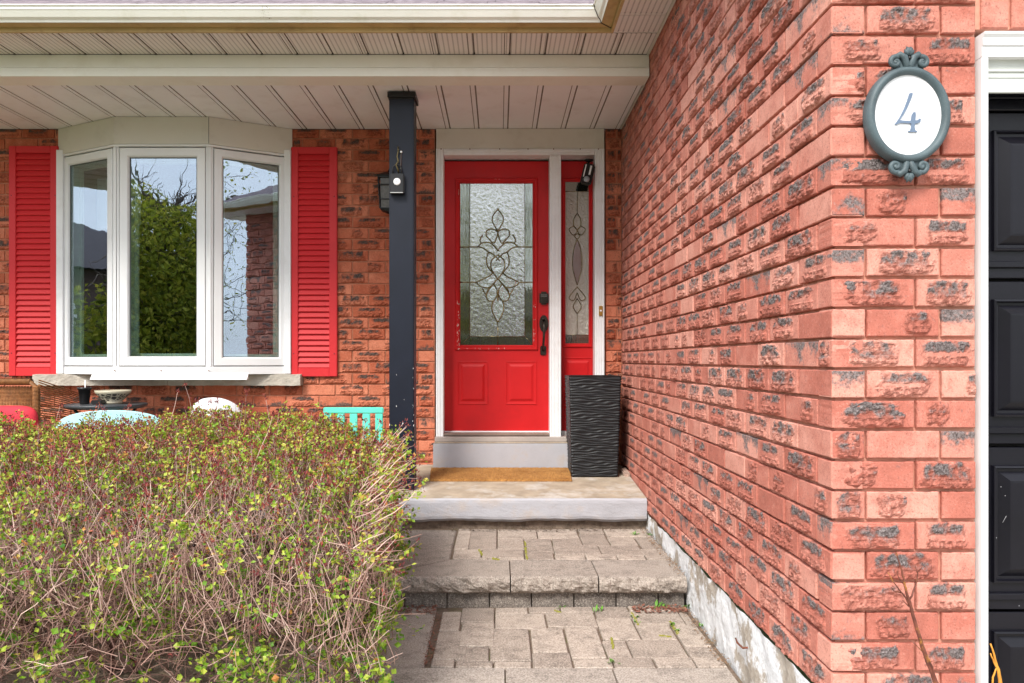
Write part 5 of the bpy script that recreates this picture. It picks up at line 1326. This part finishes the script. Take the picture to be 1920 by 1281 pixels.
def tint_mat(name, stops, rough=0.7, trans=0.0, spec=0.3):
    m, nt, b_ = nodemat(name); at = N(nt, 'ShaderNodeAttribute', attribute_name='tint'); v, _ = coords(nt)
    f = math_(nt, 'ADD', at.outputs['Fac'], math_(nt, 'MULTIPLY', math_(nt, 'SUBTRACT', noise_(nt, v, 120, 3), 0.5), 0.25))
    nt.links.new(ramp(nt, f, stops), b_.inputs['Base Color']); b_.inputs['Roughness'].default_value = rough; b_.inputs['Specular IOR Level'].default_value = spec
    if trans:
        nt.links.new(b_.outputs[0], nt.nodes['Material Output'].inputs['Surface'])
        tr = N(nt, 'ShaderNodeBsdfTranslucent'); ms = N(nt, 'ShaderNodeMixShader'); ms.inputs[0].default_value = trans
        nt.links.new(ramp(nt, f, stops), tr.inputs['Color']); nt.links.new(b_.outputs[0], ms.inputs[1]); nt.links.new(tr.outputs[0], ms.inputs[2])
        nt.links.new(ms.outputs[0], nt.nodes['Material Output'].inputs['Surface'])
    return m
M_twig = tint_mat('hedge twigs', [(0.0, (0.06, 0.028, 0.024)), (0.45, (0.28, 0.155, 0.125)), (0.75, (0.43, 0.27, 0.22)), (1.0, (0.68, 0.50, 0.43))], 0.8)
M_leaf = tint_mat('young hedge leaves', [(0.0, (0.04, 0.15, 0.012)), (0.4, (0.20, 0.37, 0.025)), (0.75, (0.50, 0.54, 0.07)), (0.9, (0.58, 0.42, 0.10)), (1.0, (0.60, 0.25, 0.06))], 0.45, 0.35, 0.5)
M_bud = tint_mat('maroon hedge buds', [(0.0, (0.08, 0.020, 0.025)), (0.5, (0.26, 0.050, 0.055)), (1.0, (0.52, 0.16, 0.09))], 0.6, 0.15)
HX0, HX1, HY0, HY1 = -3.6, -0.475, 2.2, 4.12
def hx1(y): return -0.290 - 0.120*(y - HY0)
ZBED = H - 1.235
def ztop(x, y):
    yy = (y - HY1)/(HY0-HY1)
    return H - 0.345 - 0.05*np.clip(yy, 0, 1)**2 - 0.24*np.clip((yy-0.45)/0.55, 0, 1)**2 - 0.16*np.clip((x-hx1(y)+0.45)/0.45, 0, 1)**2 - 0.03*np.clip((-1.6-x)/0.9, 0, 1) + 0.035*np.sin(x*4.1+1)*np.cos(y*3.3) + 0.02*np.sin(x*11)
def inside(p):
    """squash into the clipped hedge envelope"""
    x, y, z = p[..., 0], p[..., 1], p[..., 2]
    zt = ztop(x, y)
    f = np.clip((z-ZBED)/(zt-ZBED), 0, 1.2)
    m = 0.12*(1-np.sin(np.clip(f*1.5+0.2, 0, 1)*np.pi*0.5)) + 0.10*np.clip((f-0.7)/0.3, 0, 1)**2 + 0.025*np.sin(z*17+y*9)
    # a twig that would leave the clipped outline ends at its own random depth inside it
    r = rng.random(4)**0.8 * np.array([0.16, 0.26, 0.12, 0.20])
    x = np.where(x > hx1(y) - m - r[0], hx1(y) - m - r[0] - 0.35*np.tanh((x - hx1(y) + m + r[0])*1.2)*r[0]/0.16, x); x = np.maximum(x, HX0+m)
    y = np.where(y < HY0+m+r[1], HY0+m+r[1] + 0.4*(HY0+m+r[1]-y)*0.5, y); y = np.minimum(y, HY1-m-r[2])
    over = z - (zt - r[3]); z = np.where(over > 0, zt - r[3] - 0.5*over + 0.0, z); z = np.maximum(z, ZBED+0.01)
    return np.stack([x, y, z], -1)
def grow(p, d, L, k, wig, up=0.0):
    P = [p]; step = L/(k-1)
    for i in range(k-1):
        d = d + rng.normal(0, wig, 3) + np.array([0, 0, up]); d /= np.linalg.norm(d); P.append(P[-1] + d*step)
    return inside(np.array(P)), d
paths = []; rad = []; tnt = []; tips = []
def rd(): 
    v = rng.normal(0, 1, 3); return v/np.linalg.norm(v)
crowns = [(x + rng.uniform(-0.08, 0.08), 3.15 + rng.uniform(-0.35, 0.35)) for x in np.arange(-3.35, -0.7, 0.21)]
for (cx_, cy_) in crowns:
    for s in range(8):
        a = rng.uniform(0, 2*np.pi); tl = rng.uniform(0.25, 1.15); d = np.array([np.cos(a)*tl*0.8, np.sin(a)*tl*1.1, 1.0]); d /= np.linalg.norm(d)
        P, dd = grow(np.array([cx_+rng.uniform(-.05, .05), cy_+rng.uniform(-.05, .05), ZBED-0.02]), d, rng.uniform(0.7, 1.05), 7, 0.13)
        paths.append(P); rad.append(np.linspace(rng.uniform(0.007, 0.013), 0.0035, 7)); tnt.append(rng.uniform(0.1, 0.4))  # dark tint paints interior shade into the main stems
        for b1 in range(8):
            i = rng.integers(1, 7); d1 = dd*0.6 + rd()*0.85; d1[2] = abs(d1[2])*0.7 + (0.1 if i > 2 else -0.05)
            d1 /= np.linalg.norm(d1)
            P1, e1 = grow(P[i], d1, rng.uniform(0.28, 0.55), 6, 0.27)
            paths.append(P1); rad.append(np.linspace(0.0038, 0.0015, 6)); tnt.append(rng.uniform(0.05, 0.6))
            for b2 in range(5):
                i2 = rng.integers(1, 6); d2 = e1*0.55 + rd()*0.85; d2[2] += 0.25; d2 /= np.linalg.norm(d2)
                P2, e2 = grow(P1[i2], d2, rng.uniform(0.12, 0.30), 5, 0.34, 0.06)
                paths.append(P2); rad.append(np.linspace(0.0018, 0.0009, 5)); tnt.append(rng.uniform(0.3, 1.0)); tips.append((P2[-1], e2)); tips.append((P2[2], rd()))
                for b3 in range(2):
                    i3 = rng.integers(1, 5); d3 = e2*0.4 + rd(); d3[2] += 0.4; d3 /= np.linalg.norm(d3)
                    P3, e3 = grow(P2[i3], d3, rng.uniform(0.06, 0.17), 4, 0.2, 0.08)
                    paths.append(P3); rad.append(np.linspace(0.0013, 0.0008, 4)); tnt.append(rng.uniform(0.35, 1.0)); tips.append((P3[-1], e3))
# dense clipped crown: short upright shoots all over the top surface and sides
for i in range(8200):
    y = HY1-0.03 - (HY1-HY0-0.08)*rng.random()**1.8; x = rng.uniform(HX0+0.1, hx1(y)-0.04); zt = ztop(x, y)
    p = np.array([x, y, zt - rng.uniform(0.10, 0.26)]); d = np.array([rng.normal(0, 0.28), rng.normal(0, 0.28), 1.0]); d /= np.linalg.norm(d)
    P = [p]; dd = d
    L = rng.uniform(0.08, 0.24)
    for k in range(3): dd = dd + rng.normal(0, 0.12, 3); dd /= np.linalg.norm(dd); P.append(P[-1]+dd*L/3)
    P = np.array(P); P[:, 0] = np.minimum(P[:, 0], hx1(y) - 0.06 + rng.uniform(0, 0.05)); P[:, 2] = np.minimum(P[:, 2], zt + abs(rng.normal(0.0, 0.035)))
    paths.append(P); rad.append(np.linspace(0.0015, 0.0008, 4)); tnt.append(rng.uniform(0.4, 1.0)); tips.append((P[-1], dd)); tips.append((P[2], rd()))
# outer face twigs (front and right side)
for i in range(6500):
    f = rng.random()
    z = ZBED + 0.05 + (H-0.42-ZBED)*rng.random()**0.8
    if f < 0.62: p = np.array([rng.uniform(HX0+0.1, HX1-0.05), HY0 + rng.uniform(0.05, 0.35), z]); out = np.array([0, -1, 0.0])
    else: yy_ = rng.uniform(HY0+0.1, HY1-0.1); p = np.array([hx1(yy_) - rng.uniform(0.06, 0.3), yy_, z]); out = np.array([1, 0, 0.0])
    fan = p - np.array([p[0]*0.9 - 0.18 + rng.normal(0, 0.25), 3.15, ZBED-0.1]) if f < 0.62 else p - np.array([-0.95, p[1]*0.5+1.55, ZBED-0.1])
    d = fan/np.linalg.norm(fan) + rd()*0.55; d /= np.linalg.norm(d)
    P, e = grow(p, d, rng.uniform(0.08, 0.30), 5, 0.30)
    paths.append(P); rad.append(np.linspace(0.0017, 0.0008, 5)); tnt.append(rng.uniform(0.05, 0.95)**1.3); tips.append((P[-1], e)); tips.append((P[2], rd()))
# free ends sticking out of the right side
for i in range(260):
    y = rng.uniform(HY0+0.1, HY1); p = np.array([hx1(y) - rng.uniform(0.08, 0.16), y, ZBED + 0.15 + rng.random()**0.7*(H-0.42-ZBED-0.15)]); d = np.array([1.0, rng.normal(0, 0.4), 0.7+rng.normal(0, 0.4)]); d /= np.linalg.norm(d); P = [p]
    L = rng.uniform(0.08, 0.20)
    for k in range(4): d = d + rng.normal(0, 0.12, 3); d /= np.linalg.norm(d); P.append(P[-1]+d*L/4)
    paths.append(np.array(P)); rad.append(np.linspace(0.0018, 0.0009, 5)); tnt.append(rng.uniform(0.5, 1.0)); tips.append((P[-1], d)); tips.append((P[2], rd()))
# tall stray shoots above the top
shoots = []
for i in range(280):
    x = rng.uniform(-3.2, -0.60); y = rng.uniform(2.4, 4.05); zt = ztop(x, y)
    p = np.array([x, y, zt-0.15]); d = np.array([rng.normal(0, 0.25), rng.normal(0, 0.15), 1]); d /= np.linalg.norm(d); P = [p]; L = rng.uniform(0.16, 0.24) + (0.10 if i % 7 == 0 else 0)
    for k in range(5): d = d + rng.normal(0, 0.06, 3); d /= np.linalg.norm(d); P.append(P[-1]+d*L/5)
    P = np.array(P); paths.append(P); rad.append(np.linspace(0.0026, 0.0012, 6)); tnt.append(rng.uniform(0.7, 1.0))
    for k in (3, 4, 5, 5): shoots.append((P[k], d))
V, Fq = tubes_np(paths, rad, 3)
att = np.concatenate([np.full(len(P)*3, t) for P, t in zip(paths, tnt)])
hedge = thing('hedge_shrub', (-2.0, 3.1, ZBED), 'clipped leafing hedge shrub of tangled bare twigs filling the lower left', 'shrub')
o = link('twigs', np_mesh('twigs', V, Fq, M_twig, att), hedge); o['kind'] = 'stuff'
# leaves
def leaf_cloud(centres, dirs, per, size, tintf, spread, name, m, parent, shape=1.0, cup=0.25):
    n = len(centres)*per; c = np.repeat(centres, per, 0) + rng.normal(0, spread, (n, 3)); d = np.repeat(dirs, per, 0)*0.55 + rng.normal(0, 0.75, (n, 3)); d /= np.linalg.norm(d, axis=1, keepdims=True)
    up = rng.normal(0, 0.6, (n, 3)) + np.array([0, 0, 1.0]); s = np.cross(d, up); s /= np.linalg.norm(s, axis=1, keepdims=True)+1e-9; nn = np.cross(s, d)
    L = rng.uniform(0.6, 1.25, n)[:, None]*size; Wd = L*shape*rng.uniform(0.7, 1.1, n)[:, None]
    # folded leaf of two quads: base, left, tip, right + midrib
    b = c; m1 = c + d*L*0.5 - nn*L*cup*0.35; tpp = c + d*L; l = c + d*L*0.48 + s*Wd*0.5 + nn*L*cup*0.3; r_ = c + d*L*0.48 - s*Wd*0.5 + nn*L*cup*0.3
    V = np.stack([b, l, tpp, r_, m1], 1).reshape(-1, 3); i = np.arange(n)[:, None]*5
    Fq = np.concatenate([i+np.array([[0, 4, 1, 1]]), i+np.array([[4, 2, 1, 1]]), i+np.array([[0, 3, 4, 4]]), i+np.array([[3, 2, 4, 4]])])[:, :3]
    att = np.repeat(tintf(c), 5); o = link(name, np_mesh(name, V, Fq, m, att), parent); o['kind'] = 'stuff'; return o
TP = np.array([t[0] for t in tips]); TD = np.array([t[1] for t in tips])
zt = ztop(TP[:, 0], TP[:, 1]); h = np.clip((zt - TP[:, 2])/0.9, 0, 1)
rightf = np.clip((TP[:, 0]+1.0)/0.6, 0, 1)
patch = 0.5+0.5*np.sin(TP[:, 0]*5.3+1.7)*np.cos(TP[:, 2]*7.0+TP[:, 1]*3)
prob = np.where(h < 0.15, 0.52, np.where(h < 0.34, 0.26, 0.11 + 0.45*rightf + 0.14*patch))
front = np.clip((3.15-TP[:, 1])/0.8, 0, 1)
prob = prob*(1-0.60*front*(h < 0.34))
clump = (np.sin(TP[:, 0]*9+TP[:, 2]*5)*np.sin(TP[:, 2]*11+TP[:, 1]*6+1) > 0.25)
prob = np.where(h > 0.34, prob*np.where(clump, 1.6, 0.30), prob)
k = rng.random(len(TP)) < prob
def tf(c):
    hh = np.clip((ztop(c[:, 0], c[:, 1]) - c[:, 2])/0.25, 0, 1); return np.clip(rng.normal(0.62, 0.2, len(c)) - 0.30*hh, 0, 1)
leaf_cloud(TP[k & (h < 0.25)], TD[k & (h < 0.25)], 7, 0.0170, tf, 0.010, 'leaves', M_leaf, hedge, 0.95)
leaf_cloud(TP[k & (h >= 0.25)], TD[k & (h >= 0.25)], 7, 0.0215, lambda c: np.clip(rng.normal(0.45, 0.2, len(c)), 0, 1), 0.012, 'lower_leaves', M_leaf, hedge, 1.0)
k2 = (rng.random(len(TP)) < (1-0.85*front)*np.where(h < 0.09, 0.92, np.where(h < 0.22, 0.42, 0.03)))
ST = np.array([s[0] for s in shoots]); SD = np.array([s[1] for s in shoots])
leaf_cloud(np.concatenate([TP[k2], ST]), np.concatenate([TD[k2], SD]) * np.array([0.5, 0.5, 1]) + np.array([0, 0, 0.9]), 7, 0.0150, lambda c: np.clip(rng.normal(0.45, 0.25, len(c)), 0, 1), 0.007, 'buds', M_bud, hedge, 0.45)
print('hedge faces', len(Fq), k.sum()*16, k2.sum()*16)

# ---------------------------------------------------------------- small plants
def weed(px, py, zrel, s, label, n=9, yellow=False):
    Y = gy(py, zrel); c = Vector((wx(px, Y), Y, H+zrel)); rr = random.Random(int(px*7+py)); g = MB()
    t = thing('weed', c, label, 'weed', 'weeds in the paving joints')
    for i in range(n):
        a = rr.uniform(0, 6.28); el = rr.uniform(0.2, 1.0); l = s*rr.uniform(0.6, 1.2); w = l*rr.uniform(0.2, 0.38)
        d = Vector((math.cos(a)*math.cos(el), math.sin(a)*math.cos(el), math.sin(el))); sd_ = Vector((-math.sin(a), math.cos(a), 0)); o = c + Vector((rr.uniform(-s, s)*0.5, rr.uniform(-s, s)*0.3, 0))
        g.add([o, o+d*l*0.5+sd_*w*0.5, o+d*l-Vector((0, 0, l*0.15)), o+d*l*0.5-sd_*w*0.5, o+d*l*0.5-Vector((0, 0, w*0.2))], [(0, 4, 1), (1, 4, 2), (0, 3, 4), (3, 2, 4)])
    g.build('leaves', mat('weed green', (0.10, 0.24, 0.03), 0.5, 0.4, 60), t)
weed(1122, 1148, -1.19, 0.050, 'dark green weed sprig at the centre of the lower path', 5)
weed(1177, 1132, -1.19, 0.040, 'green weed standing against the riser below the step joint', 9)
weed(1238, 1141, -1.19, 0.045, 'broad green weed tuft at the foot of the step near the wall', 14)
weed(1291, 1141, -1.19, 0.042, 'bright green weed in the corner of step and foundation', 12)
weed(1190, 1158, -1.19, 0.028, 'low weed tuft in the joint right of the dark sprig', 10)
weed(1193, 1168, -1.19, 0.022, 'tiny weed lower in the same right hand joint', 8)
weed(1262, 1172, -1.19, 0.030, 'pale green weed in the joint nearest the foundation', 12)
weed(1268, 1184, -1.19, 0.026, 'small weed beneath the pale one near the foundation', 9)
weed(1151, 1243, -1.19, 0.028, 'weed on the seam between path pavers and lowest slab', 9)
weed(1189, 1003, -1.04, 0.034, 'small leafy weed on the upper landing under the slab edge', 12)
weed(1218, 1004, -1.04, 0.036, 'leafy weed in the upper landing corner beside the wall', 12)
weed(1318, 1176, -1.19, 0.026, 'single green weed against the white foundation', 6)
weed(1052, 1140, -1.19, 0.022, 'thin weed at the riser below the middle step slab', 6)
# moss in joints
rr = random.Random(8); g = MB()
def moss(px0, py0, px1, py1, zrel, n):
    for i in range(n):
        t = rr.random(); px = px0+(px1-px0)*t+rr.uniform(-1.5, 1.5); py = py0+(py1-py0)*t+rr.uniform(-1, 1); Y = gy(py, zrel); c = Vector((wx(px, Y), Y, H+zrel-0.001)); s = rr.uniform(0.002, 0.005)
        g.add([c+Vector((-s, 0, 0)), c+Vector((s*0.5, -s, 0.001)), c+Vector((s, s*0.5, s)), c+Vector((0, s, s*1.3))], [(0, 1, 2, 3)])
moss(984, 1016, 988, 1050, -1.04, 90); moss(898, 1031, 904, 1042, -1.04, 60); moss(924, 1048, 936, 1050, -1.04, 70); moss(1184, 1150, 1197, 1172, -1.19, 110); moss(1256, 1166, 1272, 1190, -1.19, 120); moss(1236, 1193, 1258, 1195, -1.19, 60); moss(1146, 1196, 1150, 1216, -1.19, 60); moss(1040, 1145, 1052, 1150, -1.19, 40)
tag(g.build('moss', mat('joint moss', (0.20, 0.19, 0.03), 0.9, 0.4, 200)), 'olive moss growing in the joints between the pavers', 'moss', kind='stuff')

def woody(name, label, stems, m, base):
    t = thing(name, base, label, 'plant'); g = MB()
    for pts, r0, r1 in stems:
        P = [W(*p) for p in pts]; n = len(P)
        Q = []; 
        for i in range(n-1):
            for j in range(3): Q.append(P[i].lerp(P[i+1], j/3) + Vector((rr.uniform(-1, 1), rr.uniform(-1, 1), 0))*0.0012)
        Q.append(P[-1]); g.tube(Q, [r0+(r1-r0)*i/(len(Q)-1) for i in range(len(Q))], 7)
    g.build('stems', m, t)
M_st = mat('dead rose stem', (0.13, 0.04, 0.025), 0.6, 0.5, 30, dirt=(0.50, 0.22, 0.03), dscale=28, damt=0.9)
yr = 1.96
woody('rose_stem', 'leafless thorny brown stem rising in front of the brick pier', [
 ([(1762, 1300, yr), (1745, 1255, yr), (1728, 1210, yr), (1715, 1165, yr), (1705, 1128, yr), (1698, 1105, yr), (1693, 1078, yr), (1684, 1050, yr), (1680, 1035, yr)], 0.0065, 0.0012),
 ([(1708, 1138, yr), (1694, 1115, yr), (1680, 1098, yr-0.01), (1665, 1074, yr-0.01)], 0.0028, 0.001), ([(1706, 1125, yr), (1715, 1100, yr+0.01), (1722, 1072, yr+0.01), (1728, 1064, yr)], 0.0026, 0.0009),
 ([(1720, 1074, yr), (1716, 1058, yr)], 0.0014, 0.0008), ([(1700, 1104, yr), (1686, 1084, yr), (1682, 1070, yr)], 0.0016, 0.0008), ([(1705, 1137, yr), (1692, 1125, yr)], 0.0022, 0.001), ([(1734, 1225, yr), (1712, 1205, yr)], 0.0018, 0.0008),
 ([(1757, 1290, yr), (1748, 1250, yr-.01), (1743, 1235, yr-.01)], 0.0024, 0.001), ([(1690, 1112, yr), (1676, 1108, yr), (1671, 1102, yr)], 0.002, 0.0012)], M_st, W(1762, 1420, yr))
woody('willow_twig', 'short orange forked twig before the black garage door', [
 ([(1874, 1320, yr), (1876, 1283, yr), (1871, 1255, yr), (1866, 1235, yr), (1857, 1207, yr)], 0.0060, 0.0018), ([(1872, 1258, yr), (1864, 1242, yr), (1857, 1225, yr)], 0.003, 0.0015), ([(1860, 1300, yr), (1862, 1270, yr), (1869, 1252, yr)], 0.0028, 0.0018)],
 mat('orange bark', (0.55, 0.24, 0.03), 0.6, 0.3, 40), W(1874, 1420, yr))

# ---------------------------------------------------------------- what the glass reflects: street behind the camera
M_leafT = tint_mat('spring tree leaves', [(0.0, (0.08, 0.11, 0.012)), (0.5, (0.30, 0.34, 0.03)), (1.0, (0.58, 0.50, 0.07))], 0.6, 0.4)
M_bark = mat('grey bark', (0.13, 0.10, 0.08), 0.9, 0.3, 12, 0.5, 30)
def tree(x, y, hgt, rx, rz, zc_, nleaf, label, seed, size=0.07, solid=True):
    r = np.random.default_rng(seed); t = thing('street_tree', (x, y, 0.1), label, 'tree')
    P = []; Rr = []
    trunk = np.array([[x, y, 0.0], [x+0.05, y, hgt*0.3], [x-0.05, y+0.05, hgt*0.6], [x, y, hgt*0.92]]); P.append(trunk); Rr.append(np.array([0.13, 0.10, 0.06, 0.02])*hgt/6)
    for i in range(110):
        f = r.uniform(0.22, 0.9); p = np.array([x, y, hgt*f]); a = r.uniform(0, 6.28); L = rx*r.uniform(0.5, 1.05)*(1.1-0.5*f)
        d = np.array([math.cos(a), math.sin(a), r.uniform(0.4, 1.2)]); d /= np.linalg.norm(d); Q = [p]
        for k in range(4): d = d + r.normal(0, 0.2, 3); d /= np.linalg.norm(d); Q.append(Q[-1]+d*L/4)
        P.append(np.array(Q)); Rr.append(np.linspace(0.035, 0.008, 5))
        for q in range(5):
            d2 = d + r.normal(0, 0.7, 3); d2 /= np.linalg.norm(d2); b0 = Q[r.integers(1, 5)]; P.append(np.array([b0, b0+d2*L*0.25, b0+d2*L*0.5+r.normal(0, 0.05, 3)])); Rr.append(np.array([0.012, 0.008, 0.004]))
    V, Fq = tubes_np(P, Rr, 5); link('trunk', np_mesh('trunk', V, Fq, M_bark), t)
    u = r.normal(0, 1, (nleaf, 3)); u /= np.linalg.norm(u, axis=1, keepdims=True); rad_ = r.random(nleaf)**(0.42)*(1+0.16*np.sin(u[:, 0]*7+seed)*np.cos(u[:, 2]*6))
    c = np.stack([x+u[:, 0]*rx*rad_, y+u[:, 1]*rx*rad_, zc_+u[:, 2]*rz*rad_], 1); c = c[c[:, 2] > 0.5]
    m_ = len(c); s = r.normal(0, 1, (m_, 3)); s /= np.linalg.norm(s, axis=1, keepdims=True); w = np.cross(s, r.normal(0, 1, (m_, 3))); w /= np.linalg.norm(w, axis=1, keepdims=True)
    sz = r.uniform(0.5, 1.2, m_)[:, None]*size; V = np.stack([c-s*sz, c+w*sz*0.5, c+s*sz, c-w*sz*0.5], 1).reshape(-1, 3)
    link('crown', np_mesh('crown', V, np.arange(len(V)).reshape(-1, 4), M_leafT, np.repeat(np.clip(r.normal(0.5, 0.25, m_), 0, 1), 4)), t)
tree(-8.2, -7.3, 5.6, 2.7, 2.55, 3.0, 42000, 'round yellow green tree reflected in the middle bay pane', 3)
tree(-0.35, -11.0, 8.5, 2.6, 3.6, 5.2, 9000, 'sparse spring tree reflected in the front door glass', 5, 0.06)
tree(9.6, -12.0, 9.5, 3.4, 4.2, 5.6, 2600, 'nearly bare tree reflected in the right bay pane', 8, 0.06)
tree(-4.5, -20.0, 8.0, 3.4, 3.2, 4.5, 9000, 'bushy tree across the road reflected in the door', 9, 0.09)
tree(-9.6, 3.6, 3.2, 1.3, 1.3, 1.7, 9000, 'bushy garden tree left of the porch reflected in the left pane', 10)
def far_house(x, y, w, d, h, rz, label):
    t = thing('neighbour_house', (x, y, 0.1), label, 'house', rz=rz); Mx = Matrix.Translation((x, y, 0.1)) @ Matrix.Rotation(rz, 4, 'Z')
    M_fb = mat('far brick', (0.15, 0.10, 0.09), 0.9, 0.2, 6)
    g = MB(); g.box(-w/2, w/2, -d/2, d/2, 0, h, Mx); g.build('wall', M_fb, t)
    g = MB(); vs = [(-w/2-.4, -d/2-.4, h), (w/2+.4, -d/2-.4, h), (w/2+.4, d/2+.4, h), (-w/2-.4, d/2+.4, h), (-w/2+d/3, 0, h+1.9), (w/2-d/3, 0, h+1.9)]
    g.add([Mx @ Vector(v) for v in vs], [(0, 1, 5, 4), (1, 2, 5), (2, 3, 4, 5), (3, 0, 4), (0, 3, 2, 1)]); g.build('roof', mat('dark far roof', (0.05, 0.042, 0.05), 0.9, 0.2, 6), t)
    for k in range(3):
        g = MB(); x0_ = -w/2 + w*(0.16+0.3*k); g.box(x0_, x0_+w*0.12, d/2+0.003, d/2+0.05, h*0.42, h*0.78, Mx); wf = g.build('window', M_white, t)
        g = MB(); g.box(x0_+0.08, x0_+w*0.12-0.08, d/2+0.052, d/2+0.06, h*0.42+0.08, h*0.78-0.08, Mx); g.build('pane', M_dark, wf)
    g = MB(); g.box(w*0.02, w*0.09, d/2+0.003, d/2+0.05, 0, 2.1, Mx); g.build('door', M_dark, t)
far_house(2.5, -29, 15, 9, 3.4, 0, 'brown brick bungalow across the road behind the viewer')
far_house(-16, -27, 13, 9, 3.2, 0.1, 'second bungalow across the road, left of the first')
far_house(-19, 5.0, 9, 11, 3.2, -math.pi/2, 'neighbouring house left of the porch with dark roof')
